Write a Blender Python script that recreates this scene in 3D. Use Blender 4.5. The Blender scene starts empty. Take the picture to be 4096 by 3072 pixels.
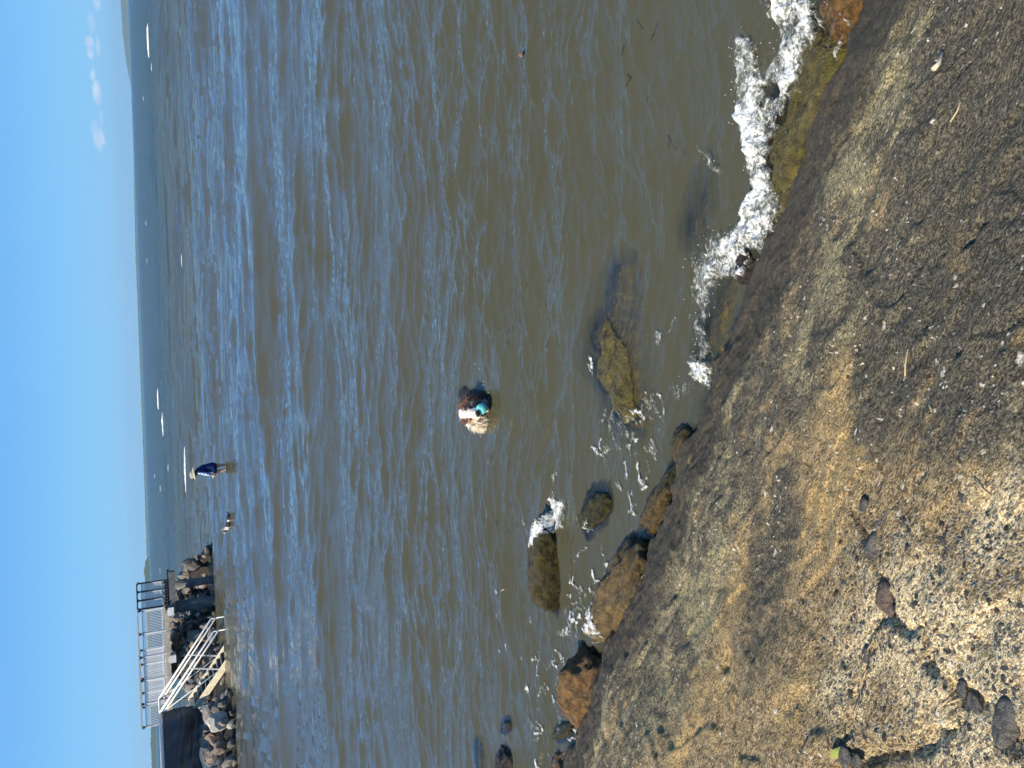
import bpy, bmesh, math, random
import numpy as np
from mathutils import Vector, Matrix, noise as mnoise
from mathutils.bvhtree import BVHTree

SC = bpy.context.scene
COL = SC.collection
RNG = np.random.default_rng(7)
random.seed(7)

# ------------------------------------------------------------------ camera
FPX, CAMH = 2900.0, 2.7                      # focal length in photo pixels, eye height above the water
ROLL, PITCH = math.atan(0.0375), math.atan(1479.4 / 2900.0)
CF = np.array([0, math.cos(PITCH), -math.sin(PITCH)])
_U = np.cross([1.0, 0, 0], CF)
CU = _U * math.cos(ROLL) + np.array([1.0, 0, 0]) * math.sin(ROLL)
CR = np.array([1.0, 0, 0]) * math.cos(ROLL) - _U * math.sin(ROLL)
cam = bpy.data.cameras.new('camera'); cam.lens = 36.0 * FPX / 4096.0; cam.sensor_width = 36.0
cam.clip_start = 0.05; cam.clip_end = 120000
camo = bpy.data.objects.new('camera', cam); COL.objects.link(camo)
_x, _y, _z = -CU, CR, -CF                    # the phone was held sideways: the picture lies on its side
camo.matrix_world = Matrix(((_x[0], _y[0], _z[0], 0), (_x[1], _y[1], _z[1], 0), (_x[2], _y[2], _z[2], CAMH), (0, 0, 0, 1)))
SC.camera = camo

# ------------------------------------------------------------------ node helper
class NT:
    def __init__(s, tree):
        s.t = tree; s.N = tree.nodes; s.L = tree.links
    def n(s, typ, ins=None, **props):
        nd = s.N.new(typ)
        for k, v in props.items(): setattr(nd, k, v)
        for k, v in (ins or {}).items(): s.set(nd.inputs[k], v)
        return nd
    def set(s, sock, v):
        if isinstance(v, bpy.types.NodeSocket): s.L.new(v, sock)
        elif isinstance(v, bpy.types.Node): s.L.new(v.outputs[0], sock)
        else:
            if sock.type == 'RGBA' and not isinstance(v, (int, float)) and len(v) == 3: v = (*v, 1)
            sock.default_value = v
    def math(s, op, a, b=0.0, c=None, clamp=False):
        nd = s.N.new('ShaderNodeMath'); nd.operation = op; nd.use_clamp = clamp
        s.set(nd.inputs[0], a); s.set(nd.inputs[1], b)
        if c is not None: s.set(nd.inputs[2], c)
        return nd.outputs[0]
    def mix(s, f, a, b, mode='MIX'):
        nd = s.N.new('ShaderNodeMix'); nd.data_type = 'RGBA'; nd.blend_type = mode
        s.set(nd.inputs[0], f); s.set(nd.inputs[6], a); s.set(nd.inputs[7], b)
        return nd.outputs[2]
    def ramp(s, f, lo, hi, a=0.0, b=1.0):
        nd = s.N.new('ShaderNodeMapRange'); nd.interpolation_type = 'SMOOTHSTEP'
        s.set(nd.inputs[0], f); s.set(nd.inputs[1], lo); s.set(nd.inputs[2], hi); s.set(nd.inputs[3], a); s.set(nd.inputs[4], b)
        return nd.outputs[0]
    def map(s, vec, scale=(1, 1, 1), loc=(0, 0, 0), rot=(0, 0, 0)):
        return s.n('ShaderNodeMapping', {'Vector': vec, 'Location': loc, 'Rotation': rot, 'Scale': scale}).outputs[0]
    def noise(s, vec, scale, detail=3.0, rough=0.55, dist=0.0, out='Fac'):
        return s.n('ShaderNodeTexNoise', {'Vector': vec, 'Scale': scale, 'Detail': detail, 'Roughness': rough, 'Distortion': dist}).outputs[out]
    def vor(s, vec, scale, out='Distance', feature='F1', rand=1.0):
        return s.n('ShaderNodeTexVoronoi', {'Vector': vec, 'Scale': scale, 'Randomness': rand}, feature=feature).outputs[out]
    def attr(s, name, out='Fac'):
        return s.n('ShaderNodeAttribute', attribute_name=name).outputs[out]
    def coord(s, out='Object'):
        return s.n('ShaderNodeTexCoord').outputs[out]
    def bump(s, h, strength=1.0, dist=0.01, normal=None):
        nd = s.n('ShaderNodeBump', {'Height': h, 'Strength': strength, 'Distance': dist})
        if normal is not None: s.set(nd.inputs['Normal'], normal)
        return nd.outputs[0]

def material(name):
    m = bpy.data.materials.new(name); m.use_nodes = True
    m.node_tree.nodes.clear()
    k = NT(m.node_tree); k.out = k.n('ShaderNodeOutputMaterial')
    return m, k
def pbsdf(k, color, rough=0.6, normal=None, spec=0.5, **ins):
    b = k.n('ShaderNodeBsdfPrincipled', {'Base Color': color, 'Roughness': rough, 'Specular IOR Level': spec})
    for a, v in ins.items(): k.set(b.inputs[a.replace('_', ' ')], v)
    if normal is not None: k.set(b.inputs['Normal'], normal)
    k.L.new(b.outputs[0], k.out.inputs['Surface'])
    return b

# ------------------------------------------------------------------ sky, sun, exposure
SUN = Vector((-0.57, -0.27, 0.77)).normalized()
w = bpy.data.worlds.new('World'); SC.world = w; w.use_nodes = True
w.node_tree.nodes.clear(); k = NT(w.node_tree)
sky = k.n('ShaderNodeTexSky', sky_type='NISHITA')
sky.sun_disc = False; sky.sun_elevation = math.asin(SUN.z); sky.sun_rotation = math.atan2(SUN.x, SUN.y)
sky.altitude = 0; sky.air_density = 1.0; sky.dust_density = 0.1; sky.ozone_density = 3.0
dirv = k.n('ShaderNodeTexCoord').outputs['Generated']
sep = k.n('ShaderNodeSeparateXYZ', {0: dirv})
el = sep.outputs[2]
az = k.math('ARCTAN2', sep.outputs[0], sep.outputs[1])
# clean maritime air: less yellow near the horizon than the model's dusty continental sky, the same all the way round
low = k.mix(k.ramp(el, 0.0, 0.24), (2.0, 5.2, 8.4), (0.90, 3.2, 7.6))
low = k.mix(k.ramp(el, 0.18, 0.75), low, (0.8, 2.4, 5.5))
skc = k.mix(0.93, sky.outputs[0], low)
# fair-weather cumulus: a few small puffs low over the horizon in each quarter of the sky
cv = k.n('ShaderNodeCombineXYZ', {0: az, 1: el, 2: 0.0}).outputs[0]
wob = k.noise(k.map(cv, (38.0, 70.0, 1)), 1.0, 5.0, 0.65); wob2 = k.noise(k.map(cv, (120.0, 200.0, 1), (5, 0, 0)), 1.0, 3.0, 0.6)
PUFFS = [(398, 555, 34, 22, 1.0), (380, 515, 30, 14, .5), (384, 365, 44, 17, .95), (372, 300, 30, 13, .6), (362, 215, 22, 12, .8), (358, 168, 16, 14, 1.1), (392, 185, 34, 9, .6), (366, 90, 30, 12, .45), (388, 10, 30, 14, .6), (490, 1160, 60, 10, .22), (514, 1290, 50, 8, .2), (405, 470, 30, 10, .35)]
_pf = []
for px_, py_, ra, re_, am_ in PUFFS:
    d_ = CF * FPX + CR * (3072 - py_ - 1536) + CU * (2048 - px_); d_ = d_ / np.linalg.norm(d_); _pf.append((math.atan2(d_[0], d_[1]), d_[2], ra / 2900.0, re_ / 3200.0, am_))
_rp = random.Random(4)
for q in range(14): _pf.append((_rp.uniform(0.75, 5.5), _rp.uniform(0.03, 0.06), _rp.uniform(.008, .02), _rp.uniform(.004, .007), _rp.uniform(.4, 1.0)))
cloud = None
for a_, e_, ra, re_, am_ in _pf:
    if a_ > math.pi: a_ -= 2 * math.pi
    u_ = k.math('MULTIPLY', k.math('SUBTRACT', az, a_), 1 / ra); v_ = k.math('MULTIPLY', k.math('SUBTRACT', el, e_), 1 / re_)
    d2_ = k.math('SQRT', k.math('ADD', k.math('MULTIPLY', u_, u_), k.math('MULTIPLY', v_, v_)))
    g_ = k.math('MULTIPLY', k.ramp(k.math('ADD', d2_, k.math('MULTIPLY', k.math('SUBTRACT', k.math('ADD', k.math('MULTIPLY', wob, .7), k.math('MULTIPLY', wob2, .3)), .5), 3.2)), 1.15, 0.35), am_)
    cloud = g_ if cloud is None else k.math('MAXIMUM', cloud, g_)
shade_ = k.mix(k.ramp(wob, .35, .65), (4.6, 6.0, 8.2), (7.6, 8.5, 9.3))
skc = k.mix(k.math('MULTIPLY', cloud, 0.85), skc, shade_)
bg = k.n('ShaderNodeBackground', {'Color': skc, 'Strength': 0.083})
k.L.new(bg.outputs[0], k.n('ShaderNodeOutputWorld').inputs['Surface'])

sun = bpy.data.lights.new('sun', 'SUN'); sun.energy = 5.0; sun.angle = math.radians(0.53); sun.color = (1.0, 0.89, 0.71)
suno = bpy.data.objects.new('sun', sun); COL.objects.link(suno)
suno.rotation_euler = SUN.to_track_quat('Z', 'Y').to_euler(); suno.location = SUN * 60
SC.render.engine = 'CYCLES'
SC.view_settings.view_transform = 'Standard'; SC.view_settings.look = 'None'
SC.view_settings.exposure = 0.55; SC.view_settings.gamma = 1.0; SC.view_settings.use_curve_mapping = False
SC.cycles.use_denoising = True; SC.cycles.denoiser = 'OPENIMAGEDENOISE'; SC.cycles.denoising_prefilter = 'ACCURATE'
SC.cycles.max_bounces = 4; SC.cycles.caustics_reflective = False; SC.cycles.caustics_refractive = False; SC.cycles.sample_clamp_direct = 4.0; SC.cycles.use_adaptive_sampling = True; SC.cycles.adaptive_threshold = 0.02; SC.cycles.transparent_max_bounces = 8; SC.cycles.sample_clamp_indirect = 6.0
SC.cycles.volume_bounces = 0

# ------------------------------------------------------------------ placing things measured in the photograph
def ray(x, y):
    x = np.asarray(x, float); y = np.asarray(y, float)
    return CF * FPX + np.multiply.outer(3072 - y - 1536, CR) + np.multiply.outer(2048 - x, CU)
def on_z(x, y, z=0.0):
    r = ray(x, y); return np.array([0, 0, CAMH]) + r * ((z - CAMH) / r[..., 2])[..., None]
def at(x, y, Y):
    r = ray(x, y); return Vector(np.array([0, 0, CAMH]) + r * (Y / r[1]))

# ------------------------------------------------------------------ numpy noise
def _hash(ix, iy, seed):
    h = (ix.astype(np.int64) * 374761393 + iy.astype(np.int64) * 668265263 + seed * 2147483647) & 0xffffffff
    h = ((h ^ (h >> 13)) * 1274126177) & 0xffffffff
    return ((h ^ (h >> 16)) & 0xffff) / 65535.0
def vnoise(x, y, seed=0):
    x = np.asarray(x, float); y = np.asarray(y, float)
    ix = np.floor(x); iy = np.floor(y); fx = x - ix; fy = y - iy
    fx = fx * fx * (3 - 2 * fx); fy = fy * fy * (3 - 2 * fy)
    a = _hash(ix, iy, seed); b = _hash(ix + 1, iy, seed); c = _hash(ix, iy + 1, seed); d = _hash(ix + 1, iy + 1, seed)
    return (a + (b - a) * fx) * (1 - fy) + (c + (d - c) * fx) * fy
def fbm(x, y, seed=0, octv=4, gain=0.5):
    s = 0.0; a = 1.0; t = 0.0
    for o in range(octv):
        s = s + a * vnoise(x * 2 ** o + o * 17.3, y * 2 ** o - o * 9.1, seed + o); t += a; a *= gain
    return s / t
def sstep(x, a, b):
    t = np.clip((x - a) / (b - a), 0, 1); return t * t * (3 - 2 * t)

# ------------------------------------------------------------------ object helpers
def tag(o, label=None, cat=None, group=None, kind=None):
    if label: o['label'] = label
    if cat: o['category'] = cat
    if group: o['group'] = group
    if kind: o['kind'] = kind
    return o
def link(name, mesh, mat=None, parent=None, smooth=False):
    o = bpy.data.objects.new(name, mesh); COL.objects.link(o)
    if mat is not None and not mesh.materials: mesh.materials.append(mat)
    if parent is not None: o.parent = parent
    if smooth: mesh.shade_smooth()
    return o
def empty(name, loc=(0, 0, 0)):
    o = bpy.data.objects.new(name, None); COL.objects.link(o); o.location = loc; o.empty_display_size = 0.2
    return o
def mesh_np(name, V, Q):
    """mesh from vertex array and an (n,3|4) face array"""
    me = bpy.data.meshes.new(name); V = np.asarray(V, np.float32); Q = np.asarray(Q, np.int32)
    me.vertices.add(len(V)); me.vertices.foreach_set('co', V.ravel())
    n, c = Q.shape
    me.loops.add(n * c); me.loops.foreach_set('vertex_index', Q.ravel())
    me.polygons.add(n); me.polygons.foreach_set('loop_start', np.arange(0, n * c, c, dtype=np.int32))
    me.update(calc_edges=True); me.validate()
    return me
def fattr(me, name, vals):
    a = me.attributes.new(name, 'FLOAT', 'POINT'); a.data.foreach_set('value', np.asarray(vals, np.float32).ravel())
def cattr(me, name, rgb):
    a = me.attributes.new(name, 'FLOAT_COLOR', 'POINT')
    rgba = np.ones((len(rgb), 4), np.float32); rgba[:, :3] = rgb; a.data.foreach_set('color', rgba.ravel())
def grid_faces(nr, nc, keep=None):
    i = np.arange(nr * nc).reshape(nr, nc)
    q = np.stack([i[:-1, :-1], i[:-1, 1:], i[1:, 1:], i[1:, :-1]], -1).reshape(-1, 4)
    if keep is not None: q = q[keep.ravel()[q].any(1)]
    return q
def compact(V, Q, *arrs):
    used = np.zeros(len(V), bool); used[Q] = True
    idx = np.cumsum(used) - 1
    return (V[used], idx[Q]) + tuple(a[used] for a in arrs)
class MB:
    """collects boxes, bars, tubes; build() links them as one mesh"""
    def __init__(s): s.v = []; s.f = []
    def add(s, v, f):
        b = len(s.v); s.v += [tuple(p) for p in v]; s.f += [tuple(i + b for i in q) for q in f]; return s
    def box(s, c, d, rz=0.0):
        cx, cy, cz = c; x, y, z = d[0] / 2, d[1] / 2, d[2] / 2; ca, sa = math.cos(rz), math.sin(rz)
        v = [(cx + a * x * ca - b * y * sa, cy + a * x * sa + b * y * ca, cz + e * z) for e in (-1, 1) for a, b in ((-1, -1), (1, -1), (1, 1), (-1, 1))]
        return s.add(v, [(3, 2, 1, 0), (4, 5, 6, 7), (0, 1, 5, 4), (1, 2, 6, 5), (2, 3, 7, 6), (3, 0, 4, 7)])
    def bar(s, a, b, w, h, up=(0, 0, 1)):
        a = Vector(a); b = Vector(b); t = (b - a).normalized(); sd = t.cross(Vector(up))
        if sd.length < 1e-4: sd = t.cross(Vector((1, 0, 0)))
        sd.normalize(); u = sd.cross(t)
        v = [p + sd * (i * w / 2) + u * (j * h / 2) for p in (a, b) for i, j in ((-1, -1), (1, -1), (1, 1), (-1, 1))]
        return s.add(v, [(3, 2, 1, 0), (4, 5, 6, 7), (0, 1, 5, 4), (1, 2, 6, 5), (2, 3, 7, 6), (3, 0, 4, 7)])
    def tube(s, pts, r, n=8, r1=None):
        pts = [Vector(p) for p in pts]; m = len(pts); v = []; f = []
        for i, p in enumerate(pts):
            t = (pts[min(i + 1, m - 1)] - pts[max(i - 1, 0)]).normalized()
            a = t.cross(Vector((0, 0, 1)));
            if a.length < 1e-3: a = t.cross(Vector((1, 0, 0)))
            a.normalize(); b = t.cross(a); rr = r if r1 is None else r + (r1 - r) * i / (m - 1)
            v += [p + a * (rr * math.cos(2 * math.pi * j / n)) + b * (rr * math.sin(2 * math.pi * j / n)) for j in range(n)]
        for i in range(m - 1):
            f += [(i * n + j, i * n + (j + 1) % n, (i + 1) * n + (j + 1) % n, (i + 1) * n + j) for j in range(n)]
        f += [tuple(range(n - 1, -1, -1)), tuple((m - 1) * n + j for j in range(n))]
        return s.add(v, f)
    def build(s, name, mat, parent=None, smooth=False):
        me = bpy.data.meshes.new(name); me.from_pydata(s.v, [], s.f); me.update()
        return link(name, me, mat, parent, smooth)
# ------------------------------------------------------------------ the shore: a sloping apron of old exposed-aggregate concrete
TDIR = np.array([0.86, -0.51]); TDIR /= np.linalg.norm(TDIR); NDIR = np.array([-TDIR[1], TDIR[0]])
EDGE_PX = [(2235, 3300), (2258, 3072), (2300, 2960), (2345, 2790), (2405, 2650), (2425, 2500), (2500, 2380), (2575, 2290), (2600, 2190), (2690, 2000), (2720, 1800),
           (2830, 1600), (2860, 1450), (2950, 1250), (3020, 1080), (3120, 850), (3215, 620), (3300, 380), (3380, 180), (3450, 40), (3540, -200)]
_e = on_z(*np.array(EDGE_PX, float).T, 0.05)[:, :2]
_es = _e @ TDIR; _eq = _e @ NDIR; _o = np.argsort(_es); _es = _es[_o]; _eq = _eq[_o]
def edge_dist(x, y):
    s = x * TDIR[0] + y * TDIR[1]; q = x * NDIR[0] + y * NDIR[1]
    e = np.interp(s, _es, _eq)
    e = e + (fbm(s * 5, q * 5, 3, 3) - 0.5) * 0.10 + (fbm(s * 17, q * 17, 5, 3) - 0.5) * 0.05
    return e - q
def ground_h0(x, y):
    d = edge_dist(x, y)
    up = 0.05 + 1.45 * (1 - np.exp(-np.clip(d, 0, None) * 0.42))
    dn = 0.05 - 0.42 * (1 - np.exp(np.clip(d, None, 0) / 0.16)) + 0.10 * np.clip(d, None, 0)
    return np.where(d > 0, up, np.clip(dn, -1.4, None))
def on_ground(x, y):
    x = np.atleast_1d(np.asarray(x, float)); y = np.atleast_1d(np.asarray(y, float))
    r = ray(x, y); r = r / -r[:, 2:3]; lo = np.full(len(x), 0.8); hi = np.full(len(x), CAMH + 0.3)
    for _ in range(40):
        m = (lo + hi) / 2; p = r * m[:, None]
        ab = (CAMH - m) > ground_h0(p[:, 0], p[:, 1]); lo = np.where(ab, m, lo); hi = np.where(ab, hi, m)
    p = r * ((lo + hi) / 2)[:, None]; p[:, 2] += CAMH
    return p
CRACKS = [([(3420, 2060), (3470, 2140), (3505, 2300), (3560, 2400), (3640, 2520), (3760, 2700), (3835, 2790)], 0.016, 0.030),
          ([(3835, 2790), (3760, 2930), (3700, 2975), (3600, 3000), (3480, 2990), (3380, 3010), (3330, 3100)], 0.020, 0.030),
          ([(3835, 2790), (3960, 2850), (4020, 2940), (4110, 2960)], 0.020, 0.028),
          ([(3520, 2480), (3490, 2600), (3440, 2780), (3410, 2900), (3380, 3000)], 0.010, 0.016),
          ([(3740, 900), (3735, 1050), (3705, 1200), (3690, 1420), (3705, 1560)], 0.006, 0.012),
          ([(4096, 780), (3980, 870), (3900, 900), (3830, 960)], 0.006, 0.012),
          ([(3770, 80), (3720, 300), (3600, 520), (3500, 700)], 0.004, 0.014)]
_cr = [(on_ground(*np.array(p, float).T)[:, :2], a, b) for p, a, b in CRACKS]
def seg_dist(P, pts):
    d = np.full(len(P), 1e9)
    for a, b in zip(pts[:-1], pts[1:]):
        ab = b - a; t = np.clip(((P - a) @ ab) / (ab @ ab), 0, 1)
        d = np.minimum(d, np.linalg.norm(P - a - t[:, None] * ab, axis=1))
    return d
def ground_h(x, y):
    sh = x.shape; x = x.ravel(); y = y.ravel()
    z = ground_h0(x, y); d = edge_dist(x, y); dry = sstep(d, -0.05, 0.15)
    s = x * TDIR[0] + y * TDIR[1]; q = x * NDIR[0] + y * NDIR[1]
    z = z + dry * ((fbm(s * 1.1, q * 2.2, 11, 3) - 0.5) * 0.10 + (fbm(s * 7, q * 12, 21, 3) - 0.5) * 0.022)
    z = z + dry * (fbm(x * 45, y * 45, 31, 3) - 0.5) * 0.014
    z = z - dry * 0.0035 * sstep(vnoise(x * 26, y * 26, 41), 0.80, 0.95)
    z = z + (1 - dry) * (fbm(x * 4, y * 4, 51, 4) - 0.5) * 0.10
    tt = fbm(s * 1.5 + 3, q * 2.8, 45, 4) * 6.0; z = z + dry * 0.017 * (np.floor(tt) + sstep(tt - np.floor(tt), .40, .56) - tt)
    tt = fbm(s * 4.5 + 9, q * 7, 47, 3) * 4.0; z = z + dry * 0.006 * (np.floor(tt) + sstep(tt - np.floor(tt), .38, .55) - tt)
    inn = np.where((np.abs(x) < 3.2) & (y < 3.2) & (y > 0.4))[0]
    P = np.stack([x[inn], y[inn]], 1)
    P = P + (np.stack([fbm(P[:, 0] * 11, P[:, 1] * 11, 61, 3), fbm(P[:, 0] * 11, P[:, 1] * 11, 71, 3)], 1) - 0.5) * 0.10
    for pts, wd, dp in _cr:
        z[inn] -= dp * np.exp(-(seg_dist(P, pts) / wd) ** 2)
    return z.reshape(sh)
def axis(parts):
    out = [np.array([parts[0][0]])]
    for a, b, st in parts: out.append(np.linspace(a, b, max(1, int(round((b - a) / st))) + 1)[1:])
    return np.concatenate(out)
gx = axis([(-60, -6, 3.0), (-6, -3.6, 0.06), (-3.6, 1.9, 0.0078), (1.9, 4.0, 0.06), (4, 60, 3.0)])
gy = axis([(-30, -1, 2.0), (-1, 0.7, 0.05), (0.7, 5.1, 0.0078), (5.1, 9.0, 0.05), (9.0, 40, 2.5)])
GX, GY = np.meshgrid(gx, gy)
GZ = ground_h(GX, GY)
V = np.stack([GX, GY, GZ], -1).reshape(-1, 3)
gme = mesh_np('ground', V, grid_faces(len(gy), len(gx)))
# stain map: where lichen, ochre silt, bare aggregate and wet rock lie on the slab
def project(P):
    d = P - np.array([0, 0, CAMH]); z = np.maximum(d @ CF, 1e-3)
    return 2048 - FPX * (d @ CU) / z, 1536 - FPX * (d @ CR) / z
gpx, gpy = project(V)
def blobs(lst):
    s = np.zeros(len(V))
    for bx, by, sx, sy, wt in lst: s = np.maximum(s, wt * np.exp(-((gpx - bx) / sx) ** 2 - ((gpy - by) / sy) ** 2))
    return s
black = blobs([(3080, 2150, 150, 420, .95), (2990, 2560, 110, 230, .55), (3010, 1650, 130, 330, .65), (3700, 1130, 260, 380, 1), (3620, 760, 200, 260, .75), (3820, 1500, 200, 260, .85), (3620, 1560, 140, 230, .6),
               (3380, 760, 150, 260, .4), (3960, 720, 150, 260, .55), (3250, 1050, 130, 240, .5), (3480, 560, 120, 260, .4), (2760, 2700, 110, 330, .45), (4050, 1500, 90, 300, .6), (3080, 1330, 130, 220, .45), (3560, 180, 200, 160, .4)])
pale = blobs([(2690, 2760, 95, 260, 1), (2800, 2450, 80, 260, 1), (2860, 2200, 80, 220, .9), (2930, 1960, 80, 220, .8), (3030, 1780, 70, 170, .6), (3560, 330, 170, 330, .95), (3400, 700, 130, 300, .85), (3300, 1060, 120, 260, .7), (3180, 1420, 110, 240, .6), (3540, 700, 150, 240, .6), (2600, 2950, 80, 200, .9)])
ochre = blobs([(3330, 1400, 110, 330, .95), (3450, 1680, 160, 300, .7), (3900, 1120, 110, 120, .9), (3990, 120, 160, 260, .75), (3860, 260, 110, 200, .5), (3310, 2080, 150, 300, .8), (3150, 2750, 160, 350, .55), (2620, 2170, 60, 160, .8), (2760, 1870, 60, 140, .55), (2600, 2420, 60, 120, .6),
               (2780, 1730, 70, 120, .4), (3200, 480, 50, 160, .5), (3700, 1700, 120, 160, .5), (2950, 2820, 60, 200, .5), (4050, 1020, 70, 150, .6), (3960, 1850, 140, 260, .5)])
cream = blobs([(3900, 2750, 420, 480, 1), (3600, 2480, 330, 420, .85), (3980, 2150, 250, 420, .6), (3420, 2820, 210, 360, .6), (3300, 650, 40, 170, .8), (4060, 1750, 120, 300, .6), (3270, 820, 30, 80, .6)])
gs_ = V[:, 0] * TDIR[0] + V[:, 1] * TDIR[1]; gq_ = V[:, 0] * NDIR[0] + V[:, 1] * NDIR[1]
def rag(w_, seed, amt=1.0):
    return w_ + amt * w_ * ((fbm(gs_ * 3.0, gq_ * 5.5, seed, 3) - .5) * 1.5 + (fbm(gs_ * 13, gq_ * 24, seed + 5, 3) - .5) * 1.3) + amt * 0.22 * (fbm(gs_ * 6, gq_ * 10, seed + 9, 4) - .5)
gd0 = edge_dist(V[:, 0], V[:, 1]); gband = sstep(gd0, .12, .35) * sstep(gd0, 1.15, .75)
landward = sstep(gpy, 2050, 1650) * sstep(gpx, 3330, 3480)
black = np.maximum(black, 0.78 * gband); black = np.maximum(black, 0.92 * landward)
strk = fbm(gs_ * 1.6, gq_ * 9, 481, 4); strk2 = fbm(gs_ * 4, gq_ * 22, 487, 3)
pale = np.maximum(pale, 0.95 * gband * sstep(strk * .65 + strk2 * .35, .50, .62)); ochre = np.maximum(ochre, .75 * landward * sstep(fbm(gs_ * 3.2, gq_ * 4, 493, 3), .57, .70))
ochre = np.maximum(ochre, 0.55 * sstep(gd0, .72, .95) * sstep(gd0, 1.45, 1.1) * sstep(gpy, 1000, 1300))
black = rag(black, 401); pale = rag(pale, 421); ochre = rag(ochre, 441); cream = rag(cream, 461, .6)
gd = edge_dist(V[:, 0], V[:, 1])
wet = 1.15 * sstep(gd, 0.60, 0.22) * (0.75 + 0.5 * (fbm(V[:, 0] * 6, V[:, 1] * 6, 81, 3) - 0.5))
moss = sstep(gd, 0.03, -0.06)
cattr(gme, 'stain', np.stack([black, pale, ochre], 1)); cattr(gme, 'stain2', np.stack([cream, wet, moss], 1))

mat_ground, k = material('old_concrete')
co = k.coord()
st = k.n('ShaderNodeSeparateColor', {0: k.attr('stain', 'Color')}).outputs
s2 = k.n('ShaderNodeSeparateColor', {0: k.attr('stain2', 'Color')}).outputs
# grain runs along the slope's contour, as brushed and eroded concrete does
cs = k.map(k.map(co, rot=(0, 0, -math.atan2(TDIR[1], TDIR[0]))), (1, 1.9, 1))
gr = k.noise(cs, 70, 5, 0.8); gr2 = k.noise(cs, 260, 2, 0.7); mid = k.noise(cs, 17, 5, 0.65); big = k.noise(co, 3.2, 4, 0.6)
def stain(sock, lo, hi, amt=0.75):
    return k.ramp(k.math('ADD', sock, k.math('MULTIPLY', k.math('SUBTRACT', k.math('ADD', k.math('MULTIPLY', k.math('ADD', mid, big), .36), k.math('MULTIPLY', gr, .28)), 0.5), amt * 1.7)), lo, hi)
cell = k.n('ShaderNodeTexVoronoi', {'Vector': cs, 'Scale': 78.0}).outputs
cellr = k.n('ShaderNodeSeparateColor', {0: cell['Color']}).outputs[0]
col = k.mix(k.ramp(gr, 0.38, 0.62), (0.115, 0.078, 0.036), (0.54, 0.395, 0.20))
col = k.mix(k.math('MULTIPLY', k.ramp(cellr, 0.72, 0.8), 0.6), col, (0.50, 0.41, 0.26))
col = k.mix(k.math('MULTIPLY', k.ramp(cellr, 0.22, 0.14), 0.7), col, (0.055, 0.047, 0.036))
oc = k.mix(k.ramp(gr, 0.40, 0.60), (0.25, 0.16, 0.06), (0.68, 0.505, 0.24))
col = k.mix(stain(st[2], 0.25, 0.85), col, oc)
cr = k.mix(k.ramp(gr, 0.38, 0.58), (0.46, 0.33, 0.165), (0.93, 0.79, 0.50))
cr = k.mix(k.math('MULTIPLY', k.ramp(cellr, 0.24, 0.19), 0.75), cr, (0.07, 0.068, 0.062))
col = k.mix(stain(s2[0], 0.3, 0.8), col, cr)
bl = k.mix(k.ramp(gr, 0.40, 0.62), (0.020, 0.020, 0.017), (0.215, 0.195, 0.14))
col = k.mix(k.math('MULTIPLY', stain(st[0], 0.16, 0.70), 0.93), col, bl)
pl = k.mix(k.ramp(gr, 0.38, 0.62), (0.085, 0.072, 0.043), (0.58, 0.50, 0.28))
col = k.mix(k.math('MULTIPLY', stain(st[1], 0.40, 0.85, 0.9), 0.85), col, pl)
# shell grit, salt and droppings: scattered pale chips
wrp = k.n('ShaderNodeMix', {0: 0.035, 4: co, 5: k.noise(co, 40, 3, 0.6, 0, 'Color')}, data_type='VECTOR').outputs[1]
sp = k.vor(k.map(wrp, (1, 0.6, 1)), 34.0); spn = k.noise(co, 2.3, 2, 0.5)
chip = k.math('MULTIPLY', k.ramp(k.math('ADD', sp, k.math('MULTIPLY', gr, 0.12)), 0.24, 0.17), k.ramp(spn, 0.40, 0.58))
col = k.mix(chip, col, (0.80, 0.74, 0.60))
sp2 = k.vor(k.map(wrp, (0.75, 1.3, 1), (3, 1, 0)), 8.0)
col = k.mix(k.math('MULTIPLY', k.ramp(k.math('ADD', sp2, k.math('MULTIPLY', mid, 0.2)), 0.20, 0.14), 0.9), col, (0.82, 0.77, 0.66))
wt = k.ramp(k.math('ADD', s2[1], k.math('MULTIPLY', k.math('SUBTRACT', mid, 0.5), 0.9)), 0.25, 0.75)
wc = k.mix(k.ramp(gr, 0.35, 0.7), (0.020, 0.018, 0.013), (0.108, 0.090, 0.058))
col = k.mix(k.math('MULTIPLY', wt, 0.92), col, wc)
mo = k.mix(k.ramp(gr, 0.35, 0.65), (0.035, 0.034, 0.008), (0.14, 0.12, 0.03))
col = k.mix(s2[2], col, mo)
grit = k.noise(cs, 150, 3, 0.75)
col = k.mix(1.0, col, k.mix(k.ramp(grit, 0.40, 0.58), (0.42, 0.41, 0.39), (1.22, 1.20, 1.17)), 'MULTIPLY')
h = k.math('ADD', k.math('MULTIPLY', gr, 0.7), k.math('ADD', k.math('MULTIPLY', gr2, 0.35), k.math('MULTIPLY', k.math('MINIMUM', cell['Distance'], 0.5), 0.5)))
nrm = k.bump(h, 1.0, 0.011)
pbsdf(k, col, k.math('SUBTRACT', 0.88, k.math('MULTIPLY', wt, 0.2)), nrm, 0.4)
ground = link('ground', gme, mat_ground, smooth=True); tag(ground, 'weathered sloping concrete shore slab with lichen stains and exposed pebbles', 'ground', kind='structure')

mat_seabed, k = material('seabed_silt')
pbsdf(k, k.mix(k.noise(k.coord(), 0.8, 4), (0.07, 0.06, 0.03), (0.12, 0.10, 0.05)), 0.9)
sb = MB().box((0, 20000, -3.0), (80000, 44000, 1.0)).build('seabed', mat_seabed); tag(sb, 'muddy seabed under the brown water', 'seabed', kind='structure')
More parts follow.
